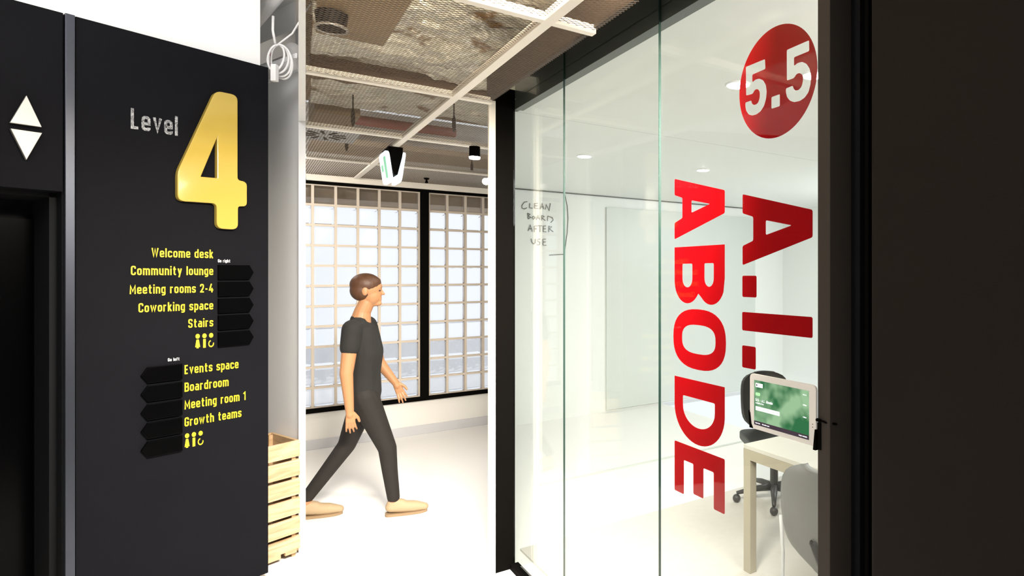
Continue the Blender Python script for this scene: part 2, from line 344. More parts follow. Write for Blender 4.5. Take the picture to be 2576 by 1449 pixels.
def ribbon(pts, hw, closed):
    P = [Vector(p) for p in pts]
    P = [p for i, p in enumerate(P) if i == 0 or (p-P[i-1]).length > 1e-5]
    k = len(P); Lf, Rt = [], []
    for i in range(k):
        d1 = (P[i]-P[i-1]).normalized() if (i or closed) else None
        d2 = (P[(i+1) % k]-P[i]).normalized() if (i < k-1 or closed) else None
        d1 = d1 or d2; d2 = d2 or d1
        n1, n2 = Vector((-d1.y, d1.x)), Vector((-d2.y, d2.x)); m = (n1+n2)
        m = m.normalized() if m.length > 1e-4 else n1
        L_ = hw/max(.62, m.dot(n1)); Lf.append(P[i]+m*L_); Rt.append(P[i]-m*L_)
    return Lf, Rt
def text_geo(txt, bold=.08, depth=1):
    V, Fc = [], []; x = 0
    for ch in txt:
        adv, stks = GLY.get(ch, GLY[' '])
        for kind, r, pts in stks:
            cl = kind == 'c'; Lf, Rt = ribbon(soft(pts, r, cl), bold, cl); k = len(Lf); o = len(V)
            for z in (-.5, .5):
                for a, b in zip(Lf, Rt): V.append(Vector((x+a.x, a.y, z))); V.append(Vector((x+b.x, b.y, z)))
            for i in range(k if cl else k-1):
                a = o+2*i; b = o+2*((i+1) % k); T = 2*k
                Fc += [(a+T, a+1+T, b+1+T, b+T), (a, b, b+1, a+1), (a, a+T, b+T, b), (a+1, b+1, b+1+T, a+1+T)]
            if not cl:
                T = 2*k; e_ = o+2*(k-1); Fc += [(o, o+1, o+1+T, o+T), (e_, e_+T, e_+1+T, e_+1)]
        x += adv+.16+.105
    return V, Fc
HREF = 1.0
def text_mb(F, txt, s0, s1, base, cap, n0, th, bold=.074):
    V, Fc = text_geo(txt, bold); x0 = min(v.x for v in V); x1 = max(v.x for v in V)
    mb = MB(F); k = (s1-s0)/(x1-x0); ky = cap/HREF
    mb.add([(s0+(v.x-x0)*k, n0+(v.z+.5)*th, base+v.y*ky) for v in V], Fc); return mb
def place2d(F, V, Fc, n0, th, depth):
    return MB(F).add([(v.x, n0+(v.z/depth+.5)*th, v.y) for v in V], Fc)

# ================================================================== LARGE STRUCTURE
st(obj('floor', MB(FR).box(-3.5, 6.8, -5.5, 4.6, -.1, 0), 'floor'))
WLEN = 6.8
# ---- far corridor wall with glass block windows
vA1, vB0 = 1.592, 1.680; MOD = .2; vA0 = vA1-13*MOD; vB1 = vB0+4*MOD
zB, zT = .405, .405+11*MOD
st(obj('wall_far', MB(FR).box(WLEN, WLEN+.12, -5.5, vA0-.045, 0, 3.4).box(WLEN, WLEN+.12, vB1+.045, 4.6, 0, 3.4)
       .box(WLEN, WLEN+.12, vA0-.045, vB1+.045, 0, zB-.045).box(WLEN, WLEN+.12, vA0-.045, vB1+.045, zT+.045, 3.4), 'warm_white'))
st(obj('baseboard_far', MB(FR).box(WLEN-.015, WLEN, -5.5, 2.46, 0, .095), mat('pale_grey_skirting', (.62, .62, .64), .5), bevel=.003))
w1 = thing('window_1', 'wall of clear glass blocks in cream grout in black frame, behind the walking person', 'window', FR(WLEN, .3, zB), kind='structure')
fr = obj('window_frame', MB(FR).box(WLEN-.03, WLEN+.09, vA0-.045, vA0, zB-.045, zT+.045).box(WLEN-.03, WLEN+.09, vA1, vB0, zB-.045, zT+.045)
    .box(WLEN-.03, WLEN+.09, vB1, vB1+.045, zB-.045, zT+.045)
    .box(WLEN-.03, WLEN+.09, vA0, vA1, zT, zT+.045).box(WLEN-.03, WLEN+.09, vB0, vB1, zT, zT+.045)
    .box(WLEN-.03, WLEN+.09, vA0, vA1, zB-.045, zB).box(WLEN-.03, WLEN+.09, vB0, vB1, zB-.045, zB), 'black_frame', w1)
bmx = MB(); e = .094; d = .045
# shared glass block mesh: pillow faced hollow look
def block_mesh():
    mb = MB(lambda a, b, c: FR(a, b, c) - FR(0, 0, 0))
    prof = [(-d, e-.022), (-d+.012, e-.008), (-d+.02, e), (d-.02, e), (d-.012, e-.008), (d, e-.022)]
    o = 0; rings = []
    for a, h in prof:
        rings.append([(a, b*h, c*h) for b, c in ((-1, -1), (1, -1), (1, 1), (-1, 1))])
    pts = [p for r in rings for p in r]; fs = [(0, 1, 2, 3), tuple(20+i for i in (3, 2, 1, 0))]
    for i in range(5):
        for j in range(4): fs.append((i*4+j, i*4+(j+1) % 4, (i+1)*4+(j+1) % 4, (i+1)*4+j))
    mb.add(pts, fs); me = bpy.data.meshes.new('glass_block'); me.from_pydata([tuple(v) for v in mb.v], [], mb.f)
    bm = bmesh.new(); bm.from_mesh(me); bmesh.ops.recalc_face_normals(bm, faces=bm.faces); bm.to_mesh(me); bm.free()
    me.materials.append(M['block']); return me
BM = block_mesh()
for v0, nc in ((vA0, 13), (vB0, 4)):
    g = MB(FR)
    for i in range(nc+1):
        w = .012 if 0 < i < nc else .016
        a = v0+i*MOD; lo = a-w if i else a; hi = a+w if i < nc else a
        g.box(WLEN-.012, WLEN+.07, lo, hi, zB, zT)
    for j in range(12):
        a = zB+j*MOD; lo = a-.011 if j else a; hi = a+.011 if j < 11 else a
        g.box(WLEN-.010, WLEN+.068, v0, v0+nc*MOD, lo, hi)
    obj('grout_grid', g, 'mortar', w1)
    for i in range(nc):
        for j in range(11):
            link('glass_block', BM, FR(WLEN+.04, v0+(i+.5)*MOD, zB+(j+.5)*MOD), w1)
# terrace outside
st(obj('floor_terrace', MB(FR).box(6.92, 14, -8, 7, -.15, -.02), 'soil'))
st(obj('wall_parapet', MB(FR).box(11.5, 11.7, -8, 7, -.02, .55), 'parapet'))
st(obj('ceiling_terrace', MB(FR).box(6.92, 8.0, -8, 7, 2.49, 2.6), 'slab'))
# ---- ceiling slab over corridor and meeting room
HC = 2.68
st(obj('ceiling', MB(FR).flat([(1.0, -.2), (1.75, edgev(1.75)), (6.8, edgev(6.8)), (6.8, 2.5), (1.0, 2.5)], 3.42, 3.55), 'slab'))
# ceiling grid
GR = thing('ceiling_grid', None, None, FR(4, 1, HC), kind='structure')
bars_u = [2.13, 3.33, 4.545, 5.77]; VB = .965; VE = 1.165
def vright(u): return VE if u < 3.36 else VE+(u-3.36)*.385
for u in bars_u:
    obj('tee_bar', MB(FR).box(u-.018, u+.018, edgev(u), vright(u), HC, HC+.035), 'bar', GR, bevel=.002)
obj('tee_bar', MB(FR).box(1.4, WLEN-.06, VB-.022, VB+.022, HC-.001, HC+.036), 'bar', GR, bevel=.002)
obj('tee_bar', MB(FR).box(WLEN-.06, WLEN, edgev(WLEN), 2.45, HC-.045, HC+.035), 'bar', GR, bevel=.003)
def mesh_panel(u0, u1, v0f, v1f):
    """expanded metal: two families of slanted strands clipped to a panel with slanted v limits"""
    mb = MB(FR); p_v, p_u = .018, .0100; sl = p_u/p_v
    def seg(a, b):
        du, dv = b[0]-a[0], b[1]-a[1]; L = math.hypot(du, dv)
        if L < .012: return
        nx, ny = -dv/L*.0008, du/L*.0008; z = HC+.012
        mb.add([(a[0]-nx, a[1]-ny, z), (b[0]-nx, b[1]-ny, z), (b[0]+nx, b[1]+ny, z+.0012), (a[0]+nx, a[1]+ny, z+.0012)], [(0, 1, 2, 3)])
    vmin, vmax = min(v0f(u0), v0f(u1)), max(v1f(u0), v1f(u1))
    for sg in (1, -1):
        k0 = u0-abs(sl)*(vmax-vmin)-.05; c = k0
        while c < u1+abs(sl)*(vmax-vmin)+.05:
            pts = []
            N_ = 24
            # line u = c + sg*sl*(v-vmin)
            t_in = None; last = None
            # analytic clip with linear v limits
            lo, hi = vmin, vmax
            def uu(v): return c+sg*sl*(v-vmin)
            # u limits
            va = (u0-c)/(sg*sl)+vmin; vb = (u1-c)/(sg*sl)+vmin
            lo = max(lo, min(va, vb)); hi = min(hi, max(va, vb))
            if hi > lo:
                m0 = (v0f(u1)-v0f(u0))/(u1-u0); m1 = (v1f(u1)-v1f(u0))/(u1-u0)
                # v >= v0f(u0)+m0*(u-u0)
                a = 1-m0*sg*sl; rhs = v0f(u0)+m0*(c-sg*sl*vmin-u0); lo = max(lo, rhs/a)
                a = 1-m1*sg*sl; rhs = v1f(u0)+m1*(c-sg*sl*vmin-u0); hi = min(hi, rhs/a)
                if hi > lo: seg((uu(lo), lo), (uu(hi), hi))
            c += p_u*2
    return mb
ub = [1.45]+bars_u+[WLEN-.06]
for i in range(5):
    a, b = ub[i]+.018, ub[i+1]-.018
    o = obj('mesh_panel', mesh_panel(a, b, edgev, lambda u: VB-.022), 'mesh', GR); o['kind'] = 'stuff'
    o = obj('mesh_panel', mesh_panel(a, b, lambda u: VB+.022, vright if a > 3.3 else (lambda u: VE)), 'mesh', GR); o['kind'] = 'stuff'
# slanted white ceiling fin between the two spaces, and the post below it
aL, aR = (751-PX)/FPX, (769-PX)/FPX
def wedge(y0, y1, z0, z1): return MB().flat([(aL*y0, y0), (aR*y0, y0), (aR*y1, y1), (aL*y1, y1)], z0, z1)
st(obj('trim_1', wedge(1.75, 3.70, 2.665, 3.6), 'white_wall'))
st(obj('trim_2', wedge(3.70, 3.80, 0, 3.6), 'white_wall'))

# ---- glass front of meeting room, v = 1.31
VG = 1.31
gw = thing('window_2', 'full height frameless glass front of the meeting room', 'window', FR(2.2, VG, 0), kind='structure')
joints = [3.375, 2.712, 1.885, 1.087]
for a, b in zip(joints, joints[1:]):
    obj('glass_pane', MB(FR).box(b+.002, a-.002, VG, VG+.010, .03, 2.90), 'glass', gw)
for j in joints[1:3]:
    obj('pane_joint', MB(FR).box(j-.0022, j+.0022, VG+.001, VG+.0095, .03, 2.90), 'seal', gw)
obj('floor_track', MB(FR).box(1.087, 3.375, VG-.02, VG+.03, 0, .03), 'black_frame', gw)
obj('head_rail', MB(FR).box(1.087, 3.375, VG+.011, VG+.06, 2.685, 2.742), 'head', gw)
obj('head_rail', MB(FR).box(1.087, 3.375, VG+.011, VG+.06, 2.748, 2.90), 'head', gw)
obj('corner_post', MB(FR).box(3.375, 3.435, 1.198, VG+.012, 0, 2.80), 'black_frame', gw, bevel=.003)
obj('corner_post', MB(FR).box(3.350, 3.372, 1.158, 1.197, 0, HC+.03), 'bar', gw, bevel=.003)
obj('mullion', MB(FR).box(1.045, 1.0868, VG-.03, VG+.06, 0, 2.9), 'brown_frame', gw, bevel=.002)
st(obj('trim_3', MB(FR).box(.2, 3.375, VE+.002, VG+.05, 2.90, 2.94).box(.2, 3.375, VE-.012, VE+.002, HC+.02, 2.94), 'soffit'))
# door side of the front: recess, rails and dark wall
d1 = thing('door_1', 'dark recessed door jamb between the glass and the black wall', 'door', FR(1.0, VG, 0), kind='structure')
obj('jamb', MB(FR).box(.985, 1.045, VG+.07, VG+.12, 0, 2.9).box(1.003, 1.018, VG+.04, VG+.07, 0, 2.9).box(.70, .985, VG+.045, VG+.14, 0, 2.9), 'black_deep', d1)
obj('jamb', MB(FR).box(.985, 1.12, VG+.061, VG+.12, 0, 2.9), 'black_deep', d1)
obj('jamb', MB(FR).box(.962, .972, VG+.02, VG+.045, 0, 2.9), 'black_frame', d1)
uw, _ = onV(2188, 700, VG-.02)
st(obj('wall_right', MB(FR).box(-.9, uw, VG-.02, VG+.12, 0, 2.9), 'brown_wall', bevel=.012))

# ---- meeting room shell
UE = 6.55
st(obj('wall_meeting_room_end', MB(FR).box(UE, UE+.12, 2.47, 6.9, 0, 2.7), 'room_wall'))
sw = MB(FR).flat([(3.44, 1.22), (3.44, 1.30), (UE, 2.49), (UE, 2.41)], 0, 2.7)
st(obj('wall_meeting_room_side', sw, 'room_wall'))
st(obj('wall_meeting_room_right', MB(FR).box(-1.0, UE, 6.9, 7.0, 0, 2.7), 'room_wall'))
st(obj('wall_meeting_room_near', MB(FR).box(-1.0, -.9, VG+.12, 6.9, 0, 2.7), 'room_wall'))
st(obj('ceiling_meeting_room', MB(FR).flat([(-1, VG+.062), (3.47, VG+.062), (3.47, 6.9), (-1, 6.9)], 2.70, 2.78), 'room_wall'))
st(obj('ceiling_meeting_room_back', MB(FR).flat([(3.474, VG+.02), (UE, 2.5), (UE, 6.9), (3.474, 6.9)], 2.70, 2.78), 'room_wall'))
st(obj('floor_meeting_room', MB(FR).flat([(-.9, VG+.12), (3.57, VG+.12), (3.57, 6.9), (-.9, 6.9)], 0.0, .012), 'carpet'))
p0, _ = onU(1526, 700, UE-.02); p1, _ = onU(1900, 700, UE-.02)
st(obj('reflection_panel', MB(FR).box(UE-.02, UE-.001, p0, p1, .02, 2.56), 'room_grey', bevel=.003))  # added panel: its grey tone stands in for a corridor reflection in the glass
st(obj('trim_5', MB(FR).box(UE-.012, UE, 2.5, 6.9, 2.686, 2.70), 'head'))
st(obj('trim_6', MB(FR).box(4.55, 4.57, 2.0, 6.9, .001, .012), 'room_grey'))

# ---- lobby: lift wall, bulkhead, white wall
pr = lambda x, y, n=0.0: onP(x, y, n)
hz = pr(675, 170)[1]                       # top of the lift wall
sA = pr(187, 600)[0]; sB = pr(162, 600)[0]; sR = pr(675, 700)[0]
lw = thing('wall_lift', 'black textured lift wall with a yellow number and directions', 'wall', FP(-.5, 0, 0), kind='structure')
obj('cladding_panel', MB(FP).box(sA+.004, sR, -.09, 0, .03, hz), 'black_panel', lw, bevel=.0015)
obj('steel_trim', MB(FP).box(sB, sA, -.09, .012, .0, hz), 'steel', lw, bevel=.002)
hh = pr(0, 469)[1]
obj('cladding_panel', MB(FP).box(-2.6, sB-.004, -.09, 0, hh, hz), 'black_panel', lw, bevel=.0015)
obj('shadow_gap', MB(FP).box(sB-.004, sB, -.09, -.02, .0, hz).box(sA, sA+.004, -.09, -.02, 0, hz).box(sA+.004, sR-.03, -.09, -.03, 0, .03), 'black_deep', lw)
dz = thing('door_2', 'black lift doors set back in a dark recess', 'door', FP(-1.6, -.3, 0), kind='structure')
obj('recess', MB(FP).box(-2.6, sB-.004, -.42, -.40, 0, hh-.02).box(sB-.03, sB-.004, -.40, -.09, 0, hh).box(-2.6, sB-.004, -.40, -.09, hh-.02, hh+.05), 'black_deep', dz)
sd = pr(88, 700, -.33)[0]
obj('door_leaf', MB(FP).box(-2.5, sd-.002, -.36, -.33, .01, hh-.11), 'black_gloss', dz)
obj('door_leaf', MB(FP).box(sd+.002, sB-.03, -.36, -.33, .01, hh-.11), 'black_gloss', dz)
sh = pr(648, 160, -.05)[0]
st(obj('wall_bulkhead', MB(FP).box(-3.4, sh, -.45, -.02, hz, 3.6), 'white_wall'))
# white end wall running back from the post
PE = Vector((aL*3.72, 3.72, 0))
def FE(t, n, z): return Vector((PE.x - DY*t - DX*n, PE.y + DX*t - DY*n, z))   # t back-left along the wall, n toward the viewer
st(obj('wall_end', MB(FE).flat([(0, 0), (2.9, 0), (2.9, -.08), (.12, -.08)], 0, 2.97), 'white_wall'))
st(obj('wall_end_upper', MB(FE).flat([(.92, -.45), (1.9, -.45), (1.9, -.55), (1.12, -.55)], 2.97, 3.6), 'white_wall'))
st(obj('ceiling_lobby', MB(FR).flat([(-3, -5.5), (6.8, -5.5), (6.8, edgev(6.8)-.02), (-3, edgev(-3)-.02)], 3.6, 3.7), 'white_wall'))
st(obj('ceiling_near', MB(FR).flat([(-3, edgev(-3)), (1.0, edgev(1.0)), (1.0, 1.29), (-3, 1.29)], 2.95, 3.05), 'white_wall'))
st(obj('wall_back', MB(FR).box(-3.1, -3.0, -5.5, 1.4, 0, 3.7), 'white_wall'))
st(obj('wall_left', MB(FR).box(-3.1, 6.8, -5.6, -5.5, 0, 3.7), 'white_wall'))
st(obj('wall_right_near', MB(FR).box(-3.0, -.9, 1.29, 1.4, 0, 3.0), 'brown_wall'))
st(obj('wall_lift_side', MB(FP).box(-3.5, -3.4, -.5, 1.2, 0, 3.6), 'white_wall'))

# ================================================================== LETTERING ON THE LIFT WALL
def colm(x): return lambda y: pr(x, y)[1]
def line(txt, x0, x1, xb, ybase, ytop, m, label, bold=.074, hf=1.0):
    s0, s1 = pr(x0, ybase)[0], pr(x1, ybase)[0]
    b = pr(xb, ybase)[1]; t = pr(xb, ytop)[1]
    o = obj('wall_lettering', text_mb(FP, txt, s0, s1, b, (t-b)*hf, .0005, .0015, bold), m)
    return tag(o, label, 'lettering')
rows = [('Welcome desk', 380.7, 649.7), ('Community lounge', 329, 692), ('Meeting rooms 2-4', 325.9, 735.4), ('Coworking space', 348, 778.3), ('Stairs', 473.3, 821)]
for t, x0, yb in rows:
    line(t, x0, 536, 536, yb, yb-21.6, 'yellow_vinyl', 'yellow lettering on the black wall reading %s' % t)
rows = [('Events space', 599.5, 941.7), ('Boardroom', 574.7, 986), ('Meeting room 1', 617.5, 1030), ('Growth teams', 607, 1073.6)]
for t, x1, yb in rows:
    line(t, 463.9, x1, 464, yb, yb-23.2, 'yellow_vinyl', 'yellow lettering on the black wall reading %s' % t)
line('Go right', 548, 578.5, 548, 660, 652, 'white_vinyl', 'small white lettering reading Go right')
line('Go left', 421.9, 450.8, 450.8, 906.5, 898.6, 'white_vinyl', 'small white lettering reading Go left')
line('Level', 328.7, 446.8, 328.7, 323.6, 271.5, 'glitter', 'silver glitter lettering reading Level beside the big number', .075)
def ellpts(cx, cy, rx, ry, a0=0, a1=360, n=28):
    return [(cx+rx*math.cos(math.radians(a0+(a1-a0)*i/n)), cy+ry*math.sin(math.radians(a0+(a1-a0)*i/n))) for i in range(n if a1-a0 == 360 else n+1)]
def icons(x0, x1, yc, yb, label):
    s0, s1 = pr(x0, yc)[0], pr(x1, yc)[0]; w = s1-s0; zc = pr((x0+x1)/2-15 if x0 > 480 else x0+8, yc)[1]
    H = pr(x0+8, yc)[1]-pr(x0+8, yb)[1]
    zb = zc-H; r = H*.20; root = thing('toilet_pictogram', label, 'pictogram', FP((s0+s1)/2, 0, zb))
    cs = [s0+w*.135, s0+w*.50, s0+w*.865]
    def part(name, poly):
        V, Fc = curve_mesh([poly], .01); obj(name, place2d(FP, V, Fc, .0005, .0015, .01), 'yellow_vinyl', root)
    rx = w*.115
    for c in cs: part('head', ellpts(c, zc, rx, r))
    a = cs[0]; t = zc-r*1.35; q = H/10
    part('figure', [(a-rx*.55, t), (a+rx*.55, t), (a+rx*1.15, zb+q*1.0), (a+rx*.5, zb+q*1.0), (a+rx*.5, zb), (a-rx*.5, zb), (a-rx*.5, zb+q), (a-rx*1.15, zb+q)])
    a = cs[1]; part('figure', [(a-rx*.62, t), (a+rx*.62, t), (a+rx*.62, zb), (a-rx*.62, zb)])
    a = cs[2]; cy = zb+H*.30
    part('figure', ellpts(a, cy, rx*1.35, H*.30, 100, 360+15, 24)+ellpts(a, cy, rx*.9, H*.19, 100, 360+15, 24)[::-1])
icons(490.5, 537, 845.8, 876, 'yellow toilet pictograms beside the lowest right pointing arrow')
icons(463.9, 510.5, 1095.8, 1126, 'yellow toilet pictograms beside the lowest left pointing arrow')
# the big 4
TH = .034
def pts4(L): return [pr(x, y, TH) for x, y in L]
outer = roundpoly(pts4([(544, 230), (596, 241), (596, 454.5), (619.5, 459), (619.5, 518), (597, 516.5), (597, 576), (547.5, 573), (547.5, 510), (449, 503.5), (449, 432)]), .028)
inner = roundpoly(pts4([(548.5, 335), (548.5, 450), (502, 446)]), .008)
V, Fc = curve_mesh([outer, inner[::-1]], TH, .004)
tag(obj('level_numeral', place2d(FP, V, Fc, .001, TH, TH), 'yellow'), 'large glossy yellow raised numeral 4 on the black wall', 'numeral')
# arrows
names = ['Community lounge', 'Meeting rooms', 'Coworking space', 'Stairs', 'the toilet pictograms under Stairs']
nth = ['topmost', 'second', 'third', 'fourth', 'lowest']
ztop = pr(546, 667.5)[1]; pit = (pr(546, 667.5)[1]-pr(546, 836.5)[1])/4; hgt = pr(546, 667.5)[1]-pr(546, 702.8)[1]
for i in range(5):
    zt = ztop-pit*i; a0 = pr(548, 700)[0]; a1 = pr(624, 700)[0]; a2 = pr(634, 700)[0]
    V, Fc = curve_mesh([[(a0, zt), (a1, zt), (a2, zt-hgt/2), (a1, zt-hgt), (a0, zt-hgt)]], .016, .002)
    tag(obj('arrow_plaque', place2d(FP, V, Fc, .0005, .016, .016), 'black_gloss'), '%s of the five right pointing black arrow plaques, beside %s' % (nth[i], names[i]), 'arrow sign', 'right pointing arrow plaques')
names = ['Events space', 'Boardroom', 'Meeting room 1', 'Growth teams', 'the toilet pictograms under Growth teams']
ztop = pr(455, 915.6)[1]; pit = (pr(455, 915.6)[1]-pr(455, 1095.2)[1])/4; hgt = pr(455, 915.6)[1]-pr(455, 952.3)[1]
for i in range(5):
    zt = ztop-pit*i; a0 = pr(354.5, 950)[0]; a1 = pr(370, 950)[0]; a2 = pr(455, 950)[0]
    V, Fc = curve_mesh([[(a0, zt-hgt/2), (a1, zt), (a2, zt), (a2, zt-hgt), (a1, zt-hgt)]], .016, .002)
    tag(obj('arrow_plaque', place2d(FP, V, Fc, .0005, .016, .016), 'black_gloss'), '%s of the five left pointing black arrow plaques, beside %s' % (nth[i], names[i]), 'arrow sign', 'left pointing arrow plaques')
# lift indicators
for lab, P in (('white triangular lift indicator pointing up', [(66.5, 242), (103.5, 319), (26.5, 308)]), ('white triangular lift indicator pointing down', [(28, 324), (104.5, 335), (66.5, 400)])):
    t3 = [pr(x, y, .022) for x, y in P]; cx = sum(p[0] for p in t3)/3; cz = sum(p[1] for p in t3)/3
    root = thing('lift_indicator', lab, 'indicator', FP(cx, 0, min(p[1] for p in t3)))
    V, Fc = curve_mesh([t3], .02, .001); obj('housing', place2d(FP, V, Fc, .0005, .018, .02), 'tri_edge', root)
    V, Fc = curve_mesh([[(cx+(a-cx)*.97, cz+(b-cz)*.97) for a, b in t3]], .01, .002); obj('lens', place2d(FP, V, Fc, .0185, .006, .01), 'tri', root)

# ================================================================== CRATE
cs0 = Vector((-2.232, 3.676, 0))
def FC(s, n, z): return Vector((cs0.x + DX*s + DY*n, cs0.y + DY*s - DX*n, z))  # s<0 leftwards along the front, n<0 inwards
cr = thing('slatted_crate', 'pale pine slatted wooden crate behind the black lift wall', 'crate', FC(-.3, -.16, 0))
LC, DC = .62, .34
for i in range(6):
    zt = .706-.1165*i; zb_ = zt-.097
    if i == 5:
        poly = [(-LC, zt), (0, zt), (0, zb_+.02), (-.02, zb_+.02), (-.02, zb_), (-.085, zb_), (-.085, zb_+.02), (-.11, zb_+.02), (-.11, zb_-.006), (-.2, zb_-.006), (-.2, zb_+.02), (-.24, zb_+.02), (-.24, zb_-.006), (-LC, zb_-.006)]
        obj('slat', MB(FC).prism(poly, -.018, 0), 'pine', cr)
    else:
        obj('slat', MB(FC).box(-LC, 0, -.018, 0, zb_, zt), 'pine', cr, bevel=.002)
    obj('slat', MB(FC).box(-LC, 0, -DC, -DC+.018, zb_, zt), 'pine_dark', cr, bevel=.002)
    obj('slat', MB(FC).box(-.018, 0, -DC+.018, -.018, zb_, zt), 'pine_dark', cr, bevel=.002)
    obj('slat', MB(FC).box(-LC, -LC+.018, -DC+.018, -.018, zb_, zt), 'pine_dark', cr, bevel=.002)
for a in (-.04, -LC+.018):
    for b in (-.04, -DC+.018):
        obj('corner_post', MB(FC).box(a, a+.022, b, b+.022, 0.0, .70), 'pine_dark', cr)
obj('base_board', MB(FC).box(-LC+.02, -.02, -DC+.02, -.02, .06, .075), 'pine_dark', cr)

# ================================================================== WHITE SERVICES ABOVE THE END WALL
def pe(x, y, n):      # pixel onto a plane parallel to the end wall
    p = hit(x, y, FE(0, n, 0), Vector((DX, DY, 0))); q = p-FE(0, n, 0); return (-(q.x*DY) + q.y*DX, p.z)
def tm(n): return (.612*(3.72-DY*n)-(-PE.x+DX*n))/.521
mp = MB(FE)
for k in range(0, 76):
    a = .0+k*.02
    mp.add([(a, .002, 2.975), (a+.003, .002, 2.975), (a+.063, .13, 2.975), (a+.06, .13, 2.975)], [(0, 1, 2, 3)])
    mp.add([(a+.06, .002, 2.977), (a+.063, .002, 2.977), (a+.003, .13, 2.977), (a, .13, 2.977)], [(0, 1, 2, 3)])
mp.box(tm(.13), 1.58, .13, .138, 2.972, 3.0).box(0, 1.58, .0, .006, 2.972, 2.99)
tag(obj('mesh_tray', mp, 'white_mesh'), 'white expanded mesh tray along the top of the end wall', 'tray')
tag(obj('service_pipe', MB(FE).tube([(tm(-.06)+.04, -.06, 3.07), (1.8, -.06, 3.07)], .055, 16), 'cable', smooth=True), 'thick white painted pipe just above the mesh tray', 'pipe')
tag(obj('service_pipe', MB(FE).tube([(tm(.2), .2, 3.40), (.5, .05, 3.34), (1.3, -.08, 3.30)], .035, 14), 'cable', smooth=True), 'white painted pipe sloping under the ceiling beam', 'pipe')
tag(obj('service_pipe', MB(FE).tube([(tm(-.1)+.06, -.1, 3.20), (.55, -.22, 3.26)], .045, 14), 'cable', smooth=True), 'short white pipe end between the sloping cables', 'pipe')
tag(obj('ceiling_beam', MB(FE).flat([(tm(-.2)+.03, -.2), (1.9, -.2), (1.9, -.35), (tm(-.35)+.03, -.35)], 3.40, 3.6).flat([(tm(-.17)+.03, -.17), (1.9, -.17), (1.9, -.38), (tm(-.38)+.03, -.38)], 3.385, 3.40), 'white_wall'), 'white painted steel beam at the top of the end wall', 'beam')
# coil of cable
cc = thing('cable_coil', 'coil of white cable hanging above the corner of the black wall', 'cable', FP(.03, -.02, 2.9))
q0 = hit(695, 146, FE(0, .215, 0), Vector((DX, DY, 0)))
for k in range(4):
    rx_, rz_ = .044+.005*k, .080+.004*k; off = Vector((.004*k, 0, -.004*k))
    obj('cable_loop', MB().tube([tuple(q0+off+Vector((rx_*math.cos(t), .01*k+.02*math.sin(t*1.0+k), rz_*math.sin(t)))) for t in [2*PI*i/32 for i in range(32)]], .0058, 8, True), 'cable', cc, smooth=True)
obj('cable_tail', MB().tube([tuple(q0+Vector((-.035, .01, .06))), tuple(q0+Vector((-.045, 0, -.02))), tuple(q0+Vector((-.01, -.01, -.10)))], .004, 8), 'red_cable', cc, smooth=True)
obj('cable_tail', MB().tube([tuple(q0+Vector((-.012, .01, .085))), tuple(q0+Vector((-.02, 0, .16))), tuple(q0+Vector((-.018, .0, .24)))], .007, 8), 'cable', cc, smooth=True)
obj('cable_tail', MB().tube([tuple(q0+Vector((0, 0, .07))), tuple(q0+Vector((.06, .05, .16))), tuple(q0+Vector((.15, .1, .38)))], .005, 8), 'cable', cc, smooth=True)
obj('clip_box', MB().box(q0.x-.002, q0.x+.028, q0.y-.05, q0.y-.02, q0.z-.145, q0.z-.05), 'cable', cc, bevel=.003)

# ================================================================== ABOVE THE MESH
def foil(u0, u1, v0, v1, h, amp, sag, seed, nu=60, nv=60):
    mb = MB(FR); P = []
    for i in range(nu+1):
        for j in range(nv+1):
            u = u0+(u1-u0)*i/nu; vl = max(v0, edgev(u)+.03); v = vl+(v1-vl)*j/nv
            n1 = noise.noise(Vector((u*2.2+seed, v*1.1, 0))); n2 = noise.noise(Vector((u*7, v*6+seed, 3.1))); n3 = noise.noise(Vector((u*17+seed, v*15, 1)))
            edge = min(i, nu-i)/nu*2
            P.append((u+.03*n2, v, h-sag*math.sin(PI*i/nu)+amp*(n1+.5*abs(n2)+.25*abs(n3))))
    o = len(P)
    fs = [(i*(nv+1)+j, i*(nv+1)+j+1, (i+1)*(nv+1)+j+1, (i+1)*(nv+1)+j) for i in range(nu) for j in range(nv)]
    top = [(u, v, h+.25) for (u, v, z) in (P[0], P[nv], P[-1], P[-1-nv])]
    mb.add(P, fs); mb.add(top, [(0, 1, 2, 3)])
    return mb
tag(obj('air_duct', foil(2.55, 4.25, -.1, 2.6, 3.06, .09, .05, 1.3, 90, 80), 'foil', smooth=False), 'wide crinkled foil wrapped duct above the mesh ceiling, nearest the camera', 'duct')
tag(obj('air_duct', foil(4.5, 5.25, -.1, 2.6, 3.02, .05, .04, 5.7, 50, 80), 'foil'), 'narrower crinkled foil duct above the mesh, behind the brown beam', 'duct')
tag(obj('air_duct', MB(FR).flat([(1.5, edgev(1.5)+.04), (3.30, edgev(3.30)+.04), (3.30, .60), (1.5, .60)], 2.87, 2.90), 'grey_duct', bevel=.01), 'dull brown box duct above the mesh at the top of the view', 'duct')
tag(obj('air_duct', MB(FR).box(5.35, 5.85, edgev(5.85)+.02, .80, 2.98, 3.2), 'grey_duct', bevel=.01), 'grey brown box duct above the mesh near the glass block wall', 'duct')
tag(obj('roof_beam', MB(FR).box(4.33, 4.40, edgev(4.4)+.02, 1.75, 3.0, 3.10), 'beam'), 'thin dark brown steel beam between the foil ducts', 'beam')
tag(obj('sprinkler_pipe', MB(FR).tube([(6.05, .85, 3.12), (6.05, 1.75, 3.12)], .045, 14), 'red_pipe', smooth=True), 'dark red sprinkler pipe above the mesh ceiling', 'pipe')
tag(obj('duct_board', MB(FR).box(6.2, 6.78, edgev(6.78)+.02, 2.4, 2.92, 2.97), mat('beige_board', (.60, .48, .36), .7)), 'flat beige board above the mesh along the glass block wall', 'board')
